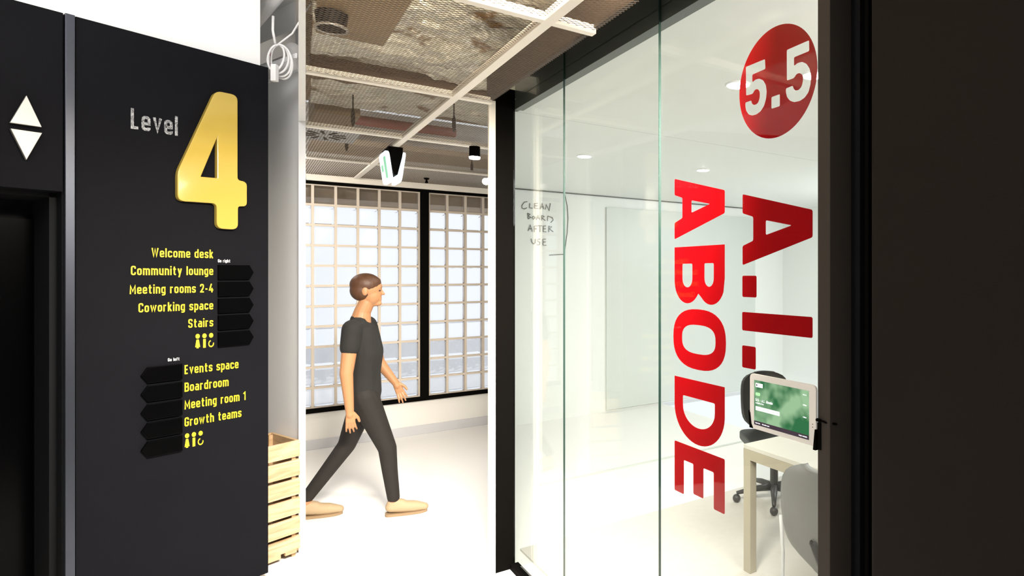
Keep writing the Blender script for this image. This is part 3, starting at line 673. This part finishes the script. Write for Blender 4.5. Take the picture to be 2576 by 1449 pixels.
# slotted diffuser
u_, v_ = onH(815, 342, 2.76)
df = thing('air_diffuser', 'square white slotted air diffuser lying just above the mesh', 'vent', FR(u_, v_, 2.76))
obj('face_plate', MB(FR).box(u_-.22, u_+.22, v_-.2, v_+.22, 2.765, 2.78), 'white_wall', df)
for k in range(10):
    a = 2*PI*k/10
    obj('slot', MB(FR).flat([(u_+.06*math.cos(a), v_+.06*math.sin(a)), (u_+.15*math.cos(a+.10), v_+.15*math.sin(a+.10)), (u_+.15*math.cos(a+.28), v_+.15*math.sin(a+.28)), (u_+.06*math.cos(a+.2), v_+.06*math.sin(a+.2))], 2.7605, 2.766), 'black_deep', df)
# speaker ring above the mesh
u_, v_ = onH(834, 74, 2.80)
sp = thing('ceiling_speaker', 'round black speaker with grey rim above the mesh, top left of the corridor', 'speaker', FR(u_, v_, 2.80))
ringp = [(u_+.062*math.cos(2*PI*i/28), v_+.062*math.sin(2*PI*i/28), 2.803) for i in range(28)]
obj('rim', MB(FR).tube(ringp, .006, 8, True), mat('grey_rim', (.35, .33, .31), .4, .4), sp, smooth=True)
obj('cone', MB(FR).tube([(u_, v_, 2.806), (u_, v_, 2.868)], [.058, .066], 20), 'black_deep', sp)
# hanging rods
for (x, y, lab) in ((888, 300, 'dark hanging rod with turnbuckle above the mesh, left of the red pipe'), (872, 365, 'dark hanging rod with turnbuckle above the mesh, beside the air diffuser'), (1142, 315, 'dark hanging rod with turnbuckle above the mesh, right of the long ceiling bar'), (1187, 425, 'short dark hanging rod with turnbuckle above the mesh, beside the lit spotlight')):
    u_, v_ = onH(x, y, 2.80)
    r = thing('hanging_rod', lab, 'rod', FR(u_, v_, 2.76), 'hanging rods above the mesh')
    obj('rod', MB(FR).tube([(u_, v_, 2.86), (u_, v_, 2.97)], .005, 6), 'black_frame', r)
    obj('turnbuckle', MB(FR).tube([(u_, v_, 2.75), (u_, v_, 2.78), (u_, v_, 2.84), (u_, v_, 2.87)], [.006, .014, .014, .006], 8), 'black_frame', r)

# ================================================================== CORRIDOR FIXTURES
def spotlight(u, v, lab):
    r = thing('spotlight', lab, 'lamp', FR(u, v, 2.53))
    obj('body', MB(FR).tube([(u, v, 2.566), (u, v, 2.64)], .038, 20), 'black_frame', r, smooth=False)
    obj('lamp_disc', MB(FR).tube([(u, v, 2.552), (u, v, 2.5655)], [.036, .040], 20), 'lit', r)
    l = bpy.data.lights.new('spot_beam', 'SPOT'); l.energy = 60; l.spot_size = 1.6; l.spot_blend = .7; l.color = (1, .95, .88); l.shadow_soft_size = .04
    o = bpy.data.objects.new('spot_beam', l); C.objects.link(o); o.parent = r; WL[o] = FR(u, v, 2.53); o.location = FR(u, v, 2.53)-WL[r]
us, vs_ = onH(1194, 404, 2.54)
spotlight(us, vs_, 'small black cylinder spotlight with lit disc, right of the exit sign')
# exit sign
us, vs_ = 4.98, VB
ex = thing('exit_sign', 'double sided lit exit sign in a black wedge housing under the ceiling bar', 'sign', FR(us, vs_, 2.36))
obj('housing', MB(lambda a, b, c: FR(us+b, vs_+a, c)).prism([(-.05, 2.679), (.05, 2.679), (.05, 2.63), (.012, 2.47), (-.012, 2.47), (-.05, 2.63)], -.13, .13), 'black_frame', ex, bevel=.002)
for sgn in (-1, 1):
    def FX(a, b, c, sgn=sgn): # a along u, b outward thickness, c height
        off = .018+(c-2.42)*.14
        return FR(us+a, vs_+sgn*(off+b), c)
    pl = roundpoly([(-.14, 2.645), (.14, 2.645), (.14, 2.42), (-.14, 2.42)], .045)
    V, Fc = curve_mesh([pl], .022, .003); pn = obj('lit_panel', place2d(FX, V, Fc, 0, .022, .022), 'sign_lit', ex)
    for gg in ([(-.09, 2.61), (-.02, 2.61), (-.02, 2.45), (-.09, 2.45)], [(.03, 2.56), (.09, 2.56), (.09, 2.51), (.03, 2.51)]):
        V, Fc = curve_mesh([roundpoly(gg, .01)], .002); obj('pictogram', place2d(FX, V, Fc, .0225, .002, .002), 'sign_green', pn)
u_, v_ = onH(1073, 458, 2.64)
spk = thing('ceiling_sprinkler', 'small dark sprinkler head under the mesh near the glass block wall', 'sprinkler', FR(u_, v_, 2.62))
obj('escutcheon', MB(FR).tube([(u_, v_, 2.665), (u_, v_, 2.68)], [.02, .028], 14), 'black_frame', spk)
obj('deflector', MB(FR).tube([(u_, v_, 2.63), (u_, v_, 2.665)], [.016, .007], 10), 'black_frame', spk)
q = onV(1226, 456, 1.15)
sn = thing('wall_sensor', 'small white round sensor on the cream corner post', 'sensor', FR(3.36, 1.14, q[1]))
obj('dome', MB(FR).ell((3.37, 1.142, q[1]), .018, .018, .02), 'white_wall', sn, smooth=True)
obj('base', MB(FR).box(3.352, 3.392, 1.150, 1.156, q[1]-.02, q[1]+.02), 'white_wall', sn)

# ================================================================== RED LETTERING ON THE GLASS (behind the outer face)
NG = VG+.0135
def FG(a, b, c): return FR(-a, NG+b, c)              # a = -u (to the right in view)
def gx(x): return -onV(x, 690, NG)[0]
def rot_letter(contours, zt, zb_, x0, x1, rnd=.006, name='letter', parent=None):
    """contours in letter units: across 0..1 (reading direction = down), up 0..1 (= right)"""
    s0, s1 = gx(x0), gx(x1); out = []
    for k, cn in enumerate(contours):
        P = [(s0+(s1-s0)*b, zt-(zt-zb_)*a) for a, b in cn]
        out.append(roundpoly(P, rnd, 4) if len(P) < 20 else P)
    V, Fc = curve_mesh(out, .001); return obj(name, place2d(FG, V, Fc, 0, .0006, .001), 'red', parent)
LA = [[(0, 0), (.27, 0), (.335, .17), (.665, .17), (.73, 0), (1, 0), (.67, 1), (.33, 1)], [(.40, .36), (.5, .73), (.60, .36)][::-1]]
def arc(cx, cy, rx, ry, a0, a1, n=12): return [(cx+rx*math.cos(math.radians(a0+(a1-a0)*i/n)), cy+ry*math.sin(math.radians(a0+(a1-a0)*i/n))) for i in range(n+1)]
def superell(cx, cy, rx, ry, p=2.6, n=40):
    out = []
    for i in range(n):
        t = 2*PI*i/n; c, s_ = math.cos(t), math.sin(t)
        out.append((cx+rx*math.copysign(abs(c)**(2/p), c), cy+ry*math.copysign(abs(s_)**(2/p), s_)))
    return out
LB = [[(0, 0), (0, 1), (.55, 1)]+arc(.62, .745, .38, .255, 75, -45, 12)[1:]+[(.82, .50)]+arc(.60, .27, .40, .27, 45, -85, 12)+[(.5, 0)],
      [(.30, .62), (.30, .80)]+arc(.56, .71, .14, .09, 90, -90, 8), [(.30, .17), (.30, .38)]+arc(.57, .275, .15, .105, 90, -90, 8)]
LO = [superell(.5, .5, .5, .5, 2.5), superell(.5, .5, .24, .32, 2.8)]
LD = [[(0, 0), (0, 1), (.45, 1)]+arc(.45, .5, .55, .5, 88, -88, 24)+[(.45, 0)], [(.28, .18), (.28, .82), (.42, .82)]+arc(.44, .5, .30, .32, 80, -80, 14)+[(.42, .18)]]
LE = [[(0, 0), (0, 1), (1, 1), (1, .80), (.32, .80), (.32, .60), (.90, .60), (.90, .40), (.32, .40), (.32, .20), (1, .20), (1, 0)]]
def zz(x, y): return onV(x, y, NG)[1]
ab = thing('vinyl_lettering', 'tall red vinyl word ABODE running down the glass', 'lettering', FR(1.6, NG, .9))
for nm, L_, x, yt, yb in (('A', LA, 1697, 450, 602), ('B', LB, 1697, 622.5, 761), ('O', LO, 1760, 778.5, 931.5), ('D', LD, 1697, 945, 1098), ('E', LE, 1697, 1107.5, 1232)):
    rot_letter(L_, zz(x, yt), zz(x, yb), 1694 if nm == 'O' else 1697, 1826 if nm == 'O' else 1823, parent=ab)
ai = thing('vinyl_lettering', 'red vinyl letters A.I. running down the glass beside the word ABODE', 'lettering', FR(1.2, NG, 1.4))
SQ = [[(0, 0), (1, 0), (1, 1), (0, 1)]]
rot_letter(LA, zz(1868, 488.5), zz(1868, 667), 1868, 2044, parent=ai)
rot_letter(SQ, zz(1868, 693.5), zz(1868, 747), 1867.5, 1903, parent=ai)
rot_letter(SQ, zz(1868, 784.5), zz(1868, 831), 1867, 2044, parent=ai)
rot_letter(SQ, zz(1868, 868.5), zz(1868, 924), 1867, 1901, parent=ai)
# 5.5 roundel with cut-out figures
def P5(pts): return [(-onV(x, y, NG)[0], onV(x, y, NG)[1]) for x, y in pts]
s_0, s_1 = gx(1860), gx(2056); cz5 = EYE+.581; r5 = .168
circ = ellpts((s_0+s_1)/2, cz5, (s_1-s_0)/2, r5, 0, 360, 72)
def z8(x, y): return (1820+x/3.623, y/3.623)
five = [(203, 610), (378, 538), (382, 628), (263, 680), (263, 750), (290, 725), (325, 716), (362, 732), (386, 775), (394, 835), (388, 900), (370, 965), (338, 1015), (300, 1043), (262, 1053), (228, 1043), (206, 1010), (198, 970), (198, 935), (254, 915), (258, 940), (272, 956), (293, 954), (315, 935), (328, 895), (331, 850), (322, 820), (303, 810), (283, 822), (266, 855), (206, 872)]
five2 = [(576, 455), (780, 366), (782, 465), (643, 522), (643, 602), (672, 575), (714, 563), (755, 580), (785, 625), (797, 690), (794, 765), (775, 840), (740, 890), (696, 920), (644, 931), (605, 918), (578, 885), (568, 840), (568, 806), (632, 780), (638, 805), (655, 825), (685, 820), (710, 790), (722, 745), (724, 700), (712, 675), (690, 665), (665, 675), (642, 712), (577, 735)]
dot = [(436, 885), (514, 857), (514, 967), (436, 992)]
sp5 = [circ]+[roundpoly(P5([z8(*p) for p in L_]), .004, 2)[::-1] for L_ in (five, five2, dot)]
V, Fc = curve_mesh(sp5, .001)
tag(obj('vinyl_roundel', place2d(FG, V, Fc, 0, .0006, .001), 'red'), 'round red vinyl disc on the glass with cut out figures 5.5', 'sign')

# ================================================================== TABLET
VT = VG-.03
tb = thing('tablet', 'cream tablet with green booking screen mounted on the glass', 'tablet', FR(1.22, VT, 1.2))
def FT(a, b, c): return FR(-a, VT-b, c)              # b toward the corridor
tx0, tx1 = -onV(1887, 1000, VT-.008)[0], -onV(2051, 1000, VT-.008)[0]
tz0, tz1 = onV(1889, 1074.5, VT-.008)[1], onV(1887, 940, VT-.008)[1]
V, Fc = curve_mesh([roundpoly([(tx0, tz0), (tx1, tz0), (tx1, tz1), (tx0, tz1)], .014, 8)], .008, .002)
obj('shell', place2d(FT, V, Fc, 0, .008, .008), 'tablet', tb)
def screen_mat():
    m, nt, b = new_mat('booking_screen'); N, L = nt.nodes, nt.links
    tc = N.new('ShaderNodeTexCoord'); nz = N.new('ShaderNodeTexNoise'); nz.inputs['Scale'].default_value = 14
    L.new(tc.outputs['Object'], nz.inputs['Vector'])
    r = N.new('ShaderNodeValToRGB'); r.color_ramp.elements[0].position = .4; r.color_ramp.elements[0].color = (.03, .16, .06, 1)
    r.color_ramp.elements[1].position = .6; r.color_ramp.elements[1].color = (.34, .55, .32, 1)
    L.new(nz.outputs['Fac'], r.inputs[0]); b.inputs['Base Color'].default_value = (.01, .02, .01, 1); b.inputs['Roughness'].default_value = .05
    L.new(r.outputs[0], b.inputs['Emission Color']); b.inputs['Emission Strength'].default_value = 1.0; return m
sx0, sx1 = tx0+.018, tx1-.022; sz0, sz1 = tz0+.012, tz1-.016
scr = obj('screen', MB(FT).box(sx0, sx1, .0080, .0084, sz0, sz1), screen_mat(), tb)
wem = mat('screen_white', (.8, .8, .8), .3, emit=(.9, .95, 1), es=.9); dkm = mat('screen_dark_bar', (.02, .01, .02), .2, emit=(.05, .035, .045), es=1)
gem = mat('screen_light_green', (.2, .6, .2), .3, emit=(.45, .85, .40), es=.9)
W_, H_ = sx1-sx0, sz1-sz0
obj('footer_bar', MB(FT).box(sx0, sx1, .0085, .0087, sz0, sz0+H_*.09), dkm, scr)
obj('logo_box', MB(FT).box(sx0+W_*.03, sx0+W_*.17, .0085, .0087, sz0+H_*.85, sz0+H_*.94), wem, scr)
V, Fc = curve_mesh([ellpts(sx0+W_*.055, sz0+H_*.895, .0022, .0032)+[]], .001); obj('logo_mark', place2d(FT, V, Fc, .0088, .0003, .001), dkm, scr)
V, Fc = curve_mesh([roundpoly([(sx0+W_*.03, sz0+H_*.66), (sx0+W_*.12, sz0+H_*.66), (sx0+W_*.12, sz0+H_*.73), (sx0+W_*.03, sz0+H_*.73)], .005)], .001); obj('status_pill', place2d(FT, V, Fc, .0085, .0003, .001), gem, scr)
obj('screen_text', text_mb(FT, '5.5 - A.I. Abode', sx0+W_*.03, sx0+W_*.36, sz0+H_*.535, H_*.06, .0085, .0003), wem, scr)
obj('screen_text', text_mb(FT, 'Available all day', sx0+W_*.03, sx0+W_*.19, sz0+H_*.48, H_*.03, .0085, .0003), wem, scr)
obj('time_bar', MB(FT).box(sx0+W_*.03, sx0+W_*.49, .0085, .0087, sz0+H_*.33, sz0+H_*.42), wem, scr)
for a in (.09, .18, .27, .36, .44): obj('time_slot', MB(FT).box(sx0+W_*a, sx0+W_*(a+.03), .0088, .0089, sz0+H_*.37, sz0+H_*.385), gem, scr)
for a, b_, t in ((.03, .12, 'Report issue'), (.16, .30, 'Find another space'), (.83, .97, "Today's schedule")):
    obj('screen_text', text_mb(FT, t, sx0+W_*a, sx0+W_*b_, sz0+H_*.035, H_*.026, .0088, .0003), wem, scr)
for h_, t in ((.89, 'Now'), (.68, '1:00pm'), (.43, '2:00pm')):
    obj('screen_text', text_mb(FT, t, sx0+W_*.90, sx0+W_*.96, sz0+H_*h_, H_*.025, .0085, .0003), wem, scr)
# bracket, arms, cable
obj('bracket_arm', MB(FT).prism([(tx0-.006, tz0+.05), (tx0+.001, tz0+.045), (tx0+.006, tz0+.012), (tx0+.014, tz0-.001), (tx0-.001, tz0-.001)], -.012, .010), 'black_frame', tb)
obj('bracket_arm', MB(FT).prism([(tx1-.006, tz0-.010), (tx1+.003, tz0-.010), (tx1+.003, tz0+.046), (tx1, tz0+.046)], -.012, .011), 'black_frame', tb)
obj('bracket_plate', MB(FT).box(tx0+.04, tx1-.04, -.029, -.012, tz0+.03, tz1-.05), 'black_frame', tb)
obj('bracket_arm', MB(FT).box(tx1+.003, tx1+.014, -.0285, .004, tz0-.008, tz0+.065), 'black_frame', tb, bevel=.001)
zc_ = tz0+.072
obj('cable_plug', MB(FT).tube([(tx1+.001, .004, zc_), (tx1+.014, .004, zc_)], .0045, 10).tube([(tx1+.014, .004, zc_), (tx1+.03, .0, zc_-.003), (tx1+.05, -.02, zc_-.006)], .0028, 8), 'black_frame', tb, smooth=True)
# lens dots
obj('port', MB(FT).ell((tx1-.009, .0082, tz0+.058), .0014, .0006, .0014, 8, 5).ell((tx1-.009, .0082, tz0+.050), .0014, .0006, .0014, 8, 5), 'black_deep', tb)

# ================================================================== MEETING ROOM CONTENTS
dk = thing('desk', 'pale oak desk with panel legs inside the meeting room', 'desk', FR(1.9, 2.7, 0))
DU0, DU1, DV0, DV1 = 1.15, 2.56, 2.375, 3.15
obj('desk_top', MB(FR).box(DU0, DU1, DV0, DV1, .718, .742), 'desk_top', dk, bevel=.002)
for a in (DU0, DU1-.055):
    for b in (DV0+.0, DV1-.05): obj('leg', MB(FR).box(a, a+.055, b, b+.05, .012, .66), 'desk', dk, bevel=.002)
obj('apron', MB(FR).box(DU1-.055, DU1, DV0+.0, DV1, .66, .718), 'desk', dk)
obj('apron', MB(FR).box(DU0, DU1-.055, DV0, DV0+.03, .66, .718), 'desk', dk)
obj('modesty_panel', MB(FR).box(DU0+.06, DU1-.06, DV1-.08, DV1-.06, .35, .66), 'desk', dk)
def office_chair(u, v, face, mb_back, mb_base, lab, back_lo, back_hi, wid, seat_h=.46):
    r = thing('office_chair', lab, 'chair', FR(u, v, .012), 'office chairs in the meeting room')
    cf, sf = math.cos(face), math.sin(face)
    def FO(a, b, c): return FR(u+a*cf-b*sf, v+a*sf+b*cf, .012+c)     # a forward
    n = 18; P = []; fs = []
    for i in range(n+1):
        t = (1-math.cos(PI*i/n))/2; z = back_lo+(back_hi-back_lo)*t
        k = wid/2*max(.12, (1-abs(2*t-1)**5))**.4
        for j in range(n+1):
            y = -1+2*j/n; P.append((-.24-.05*t+.05*(y*y)-.03*math.sin(PI*t), y*k, z))
    m_ = len(P); P += [(a-.03, b, c) for a, b, c in P]
    for i in range(n):
        for j in range(n):
            q_ = i*(n+1)+j; fs.append((q_, q_+1, q_+n+2, q_+n+1)); q_ += m_; fs.append((q_+n+1, q_+n+2, q_+1, q_))
    for i in range(n):
        for a, b in ((i, i+1), (n*(n+1)+i, n*(n+1)+i+1), (i*(n+1), (i+1)*(n+1)), (i*(n+1)+n, (i+1)*(n+1)+n)): fs.append((a, b, b+m_, a+m_))
    obj('backrest', MB(FO).add(P, fs), mb_back, r, smooth=True)
    obj('seat', MB(FO).flat(roundpoly([(-.22, -.23), (.24, -.23), (.24, .23), (-.22, .23)], .09), seat_h-.03, seat_h+.03), 'chair_black', r, bevel=.01)
    obj('back_support', MB(FO).tube([(-.02, 0, seat_h-.05), (-.26, 0, seat_h-.04), (-.32, 0, seat_h+.1), (-.32, 0, back_lo+.15)], .018, 8), 'chair_black', r, smooth=True)
    obj('gas_column', MB(FO).tube([(0, 0, .09), (0, 0, .25)], .03, 12).tube([(0, 0, .25), (0, 0, seat_h-.03)], .016, 12), 'chair_black', r)
    for k in range(5):
        a = 2*PI*k/5+.3; ca, sa = math.cos(a), math.sin(a)
        lg = obj('base_arm', MB(FO).tube([(0, 0, .105), (.16*ca, .16*sa, .095), (.29*ca, .29*sa, .07)], [.03, .022, .014], 8), mb_base, r, smooth=True)
        obj('castor', MB(FO).ell((.29*ca, .29*sa, .031), .03, .03, .031), 'chair_black', lg, smooth=True)
    return r
office_chair(3.22, 3.30, PI+.5, 'chair_black', 'chair_black', 'black office chair behind the far end of the desk', .50, .93, .38)
ch = office_chair(1.73, 2.33, PI/2, 'chair_grey', 'chair_beige', 'light grey office chair on this side of the desk with a beige star base', .40, .86, .46)
def FO2(a, b, c): return FR(2.15+a*math.cos(.55)-b*math.sin(.55), 2.25+a*math.sin(.55)+b*math.cos(.55), c)
u1_, v1_ = 1.88, 1.83
tag(obj('hanging_cable', MB(FR).tube([onH(1976, 1175, .95)+(.95,)] if False else [(1.93, 2.02, .62), (1.925, 2.03, .45), (1.91, 2.01, .28), (1.86, 1.92, .02)], .008, 8), 'cable', smooth=True), 'white cable hanging beside the grey office chair', 'cable')
for (x, y, lab) in ((1470, 392, 'recessed round ceiling downlight left of the tall glass joint'), (1768, 427, 'recessed round ceiling downlight above the word ABODE'), (2049, 187, 'recessed round ceiling downlight right of the 5.5 disc'), (1856, 212, 'recessed round ceiling downlight left of the 5.5 disc')):
    u_, v_ = onH(x, y, 2.70)
    r = thing('downlight', lab, 'lamp', FR(u_, v_, 2.69), 'meeting room downlights')
    obj('bezel', MB(FR).tube([(u_, v_, 2.692), (u_, v_, 2.70)], [.062, .066], 24), 'white_wall', r)
    obj('lamp_disc', MB(FR).tube([(u_, v_, 2.690), (u_, v_, 2.6925)], .052, 24), 'lit', r)
# marker writing on the end wall
def strokes(name, S_, label=None):
    mb = MB(FR)
    for sgm in S_:
        P = [onU(x, y, UE-.006) for x, y in sgm]
        mb.tube([(UE-.006, a, c) for a, c in P], .0045, 5)
    return obj(name, mb, 'ink')
def g4(L_): return [[(1220+x/4.83, 440+y/4.83) for x, y in s_] for s_ in L_]
wr = g4([[(515, 325), (480, 330), (450, 370), (450, 405), (480, 415), (510, 400)], [(545, 345), (540, 400), (580, 405)], [(645, 345), (605, 345), (600, 405), (650, 410)], [(602, 375), (640, 375)],
         [(670, 415), (695, 345), (715, 415)], [(675, 390), (712, 390)], [(735, 420), (745, 360), (780, 435), (795, 345)],
         [(520, 465), (525, 535)], [(515, 465), (550, 480), (530, 500), (560, 515), (525, 535)], [(590, 500), (570, 520), (590, 540), (610, 520), (590, 500)], [(625, 545), (645, 490), (665, 545)], [(632, 525), (660, 525)],
         [(690, 555), (690, 495)], [(690, 495), (725, 505), (695, 525), (735, 555)], [(760, 560), (765, 500), (820, 520), (830, 550), (800, 580)],
         [(525, 680), (550, 605), (575, 690)], [(535, 655), (570, 655)], [(600, 695), (600, 620), (640, 620)], [(600, 655), (630, 655)], [(640, 615), (695, 620)], [(668, 618), (668, 695)],
         [(740, 620), (710, 620), (708, 690), (745, 692)], [(710, 655), (738, 655)], [(775, 695), (778, 620), (815, 630), (785, 655), (830, 692)],
         [(562, 775), (570, 820), (590, 840), (610, 825), (612, 780)], [(670, 780), (640, 785), (640, 805), (668, 820), (660, 850), (630, 850)], [(740, 780), (705, 780), (705, 855), (745, 855)], [(705, 815), (738, 815)],
         [(970, 235), (1000, 380), (1010, 520), (1000, 700), (965, 945)], [(960, 965), (780, 975)]])
tag(strokes('marker_writing', wr), 'handwritten marker note CLEAN BOARD AFTER USE seen through the glass', 'writing')

# ================================================================== PERSON
AP = math.radians(20); X0, Y0 = (925-PX)/FPX*4.3, 4.30
def FH(f, l, z): return Vector((X0+f*math.cos(AP)-l*math.sin(AP), Y0+f*math.sin(AP)+l*math.cos(AP), z))
def zp(y): return 1.72-(y-690)*.002848
class Body:
    def __init__(s): s.mb = MB(FH)
    def cap(s, p, r0, q, r1, n=14):
        p, q = Vector(p), Vector(q); L = (q-p).length; P = []; R = []
        k = 4
        d_ = (q-p).normalized()
        for i in range(k): t = PI/2*(i/k); P.append(p-d_*r0*math.cos(t)); R.append(max(.0008, r0*math.sin(t)))
        P.append(p); R.append(r0); P.append(q); R.append(r1)
        for i in range(k-1, -1, -1): t = PI/2*(i/k); P.append(q+d_*r1*math.cos(t)); R.append(max(.0008, r1*math.sin(t)))
        s.mb.tube([tuple(x) for x in P], R, n); return s
    def chain(s, pts):
        for (p, r), (q, t) in zip(pts, pts[1:]): s.cap(p, r, q, t)
        return s
    def ell(s, c, rx, ry, rz): s.mb.ell(c, rx, ry, rz, 20, 14); return s
    def build(s, name, m, parent, voxel=.007, sm=6):
        org = WL[parent]
        me = bpy.data.meshes.new(name); me.from_pydata([tuple(p-org) for p in s.mb.v], [], s.mb.f)
        bm = bmesh.new(); bm.from_mesh(me); bmesh.ops.recalc_face_normals(bm, faces=bm.faces); bm.to_mesh(me); bm.free()
        o = bpy.data.objects.new('tmp', me); C.objects.link(o)
        r = o.modifiers.new('r', 'REMESH'); r.mode = 'VOXEL'; r.voxel_size = voxel
        k = o.modifiers.new('s', 'SMOOTH'); k.iterations = sm; k.factor = .5
        dg = bpy.context.evaluated_depsgraph_get(); me2 = bpy.data.meshes.new_from_object(o.evaluated_get(dg)); bpy.data.objects.remove(o)
        me2.name = name; me2.materials.clear(); me2.materials.append(M[m])
        for p in me2.polygons: p.use_smooth = True
        return link(name, me2, org, parent)
pe_ = thing('person', 'person in black t-shirt and skinny black jeans walking past the glass block wall', 'person', FH(0, 0, 0))
LS = .165
near, far = -1, 1
hip_n, hip_f = (-.015, -.085, .86), (-.015, .085, .86)
kn_n, an_n = (.135, -.08, .485), (.175, -.075, .125)
kn_f, an_f = (-.145, .085, .49), (-.395, .08, .145)
sh_n, el_n, wr_n = (-.075, -.19, 1.345), (-.105, -.225, 1.05), (-.085, -.225, .80)
sh_f, el_f, wr_f = (-.02, .18, 1.345), (.05, .225, 1.06), (.165, .21, .90)
b = Body()
for sd_ in (-1, 1):
    b.chain([((-.03, sd_*.055, .88), .105), ((-.02, sd_*.06, 1.02), .088), ((-.01, sd_*.065, 1.16), .098), ((-.03, sd_*.07, 1.28), .092), ((-.045, sd_*.10, 1.36), .055)])
b.chain([((-.05, 0, 1.36), .075), ((-.035, 0, 1.45), .056), ((-.005, 0, 1.52), .052)])
b.chain([(sh_n, .055), (el_n, .042), (wr_n, .027)]).chain([(sh_f, .055), (el_f, .042), (wr_f, .027)])
b.chain([(hip_n, .084), (kn_n, .052), (an_n, .034)]).chain([(hip_f, .084), (kn_f, .052), (an_f, .034)])
# head, facing +f
b.ell((-.002, 0, 1.625), .096, .074, .092).ell((.022, 0, 1.575), .070, .060, .082)
b.chain([((.045, 0, 1.515), .026), ((.072, 0, 1.512), .020)])                     # chin
b.chain([((.086, 0, 1.606), .008), ((.104, 0, 1.578), .0095)])                      # nose
b.cap((.082, -.012, 1.548), .009, (.082, .012, 1.548), .009).cap((.081, -.01, 1.536), .009, (.081, .01, 1.536), .009)
b.cap((.080, -.03, 1.628), .010, (.084, .03, 1.628), .010)
for sd_ in (-1, 1): b.ell((-.01, sd_*.076, 1.60), .020, .009, .032)
def hand(b, wr, dirn, curl, sd_, outv):
    w = Vector(wr); d_ = Vector(dirn).normalized(); side = Vector((1, 0, 0)) - d_*d_.x; side.normalize(); pal = d_.cross(side).normalized()*sd_
    b.cap(w, .024, w+d_*.03, .026)
    for k in (-1.2, -.4, .4, 1.2):
        b.cap(w+d_*.025+side*k*.010, .014, w+d_*.080+side*k*.0175, .0105)
    L_ = (.030, .036, .033, .025)
    for i, k in enumerate((-1.25, -.42, .42, 1.25)):
        p = w+d_*.083+side*k*.0185; dd = (d_+side*k*.13).normalized(); a = p+(dd*math.cos(curl)+pal*math.sin(curl))*L_[i]*1.15
        c = a+(dd*math.cos(curl*2)+pal*math.sin(curl*2))*L_[i]*.8; e_ = c+(dd*math.cos(curl*2.8)+pal*math.sin(curl*2.8))*L_[i]*.6
        b.cap(p, .0080, a, .0074, 10); b.cap(a, .0074, c, .0068, 10); b.cap(c, .0068, e_, .0060, 10)
    t0 = w+d_*.025+side*outv*.024; t1 = t0+d_*.032+side*outv*.022+pal*.008; t2 = t1+d_*.028+side*outv*.006+pal*.008
    b.cap(t0, .0125, t1, .0105); b.cap(t1, .0105, t2, .0085)
hand(b, wr_n, (.06, 0, -1), .28, -1, 1)
hand(b, wr_f, (.42, -.05, -.9), .30, 1, 1)
for an, pit_ in ((an_n, 0), (an_f, 0)):
    b.chain([(an, .036), ((an[0]-.005, an[1], an[2]-.06), .034), ((an[0]+.10, an[1], .05), .030), ((an[0]+.18, an[1], .035), .022)])
b.build('body', 'skin', pe_, .0040, 4)
# eyes, hair
for sd_ in (-1, 1): obj('eye', MB(FH).ell((.080, sd_*.030, 1.604), .0085, .010, .0055), 'eye', pe_, smooth=True)
h = Body(); h.ell((-.014, 0, 1.647), .104, .084, .082).ell((-.035, 0, 1.605), .082, .082, .078).ell((.022, 0, 1.668), .066, .064, .040)
hb = h.build('hair', 'hair', pe_, .007, 4)
# t-shirt
t = Body()
for sd_ in (-1, 1):
    t.chain([((-.025, sd_*.058, .87), .112), ((-.02, sd_*.063, 1.02), .100), ((-.01, sd_*.068, 1.16), .109), ((-.03, sd_*.073, 1.28), .102), ((-.045, sd_*.10, 1.355), .064)])
t.chain([((-.05, 0, 1.365), .078), ((-.048, 0, 1.385), .070)])
t.cap(sh_n, .066, tuple(Vector(sh_n).lerp(Vector(el_n), .42)), .062); t.cap(sh_f, .066, tuple(Vector(sh_f).lerp(Vector(el_f), .42)), .062)
t.build('t_shirt', 'tee', pe_, .008, 5)
j = Body()
for sd_ in (-1, 1): j.cap((-.025, sd_*.055, .90), .108, (-.02, sd_*.05, .80), .100)
j.chain([(hip_n, .099), (kn_n, .062), ((.150, -.078, .33), .053), (an_n, .043)])
j.chain([(hip_f, .099), (kn_f, .061), ((-.26, .083, .33), .052), (an_f, .043)])
j.build('jeans', 'jeans', pe_, .008, 5)
for an, z0 in ((an_n, 0), (an_f, 0)):
    s_ = Body(); a, l, z = an
    s_.chain([((a-.015, l, .062), .040), ((a+.06, l, .055), .043), ((a+.14, l, .045), .041), ((a+.205, l, .036), .028)])
    s_.chain([((a-.008, l, .085), .038), ((a+.05, l, .075), .036)])
    so = s_.build('shoe', 'shoe', pe_, .007, 4)
    sole = roundpoly([(a-.055, l-.036), (a+.10, l-.045), (a+.19, l-.04), (a+.235, l), (a+.19, l+.04), (a+.10, l+.042), (a-.055, l+.036)], .04)
    sp_ = obj('sole', MB(FH).flat(sole, .001, .018), 'sole', so)

print('objects', len(bpy.data.objects), 'tris', sum(len(o.data.polygons) for o in bpy.data.objects if o.type == 'MESH'))
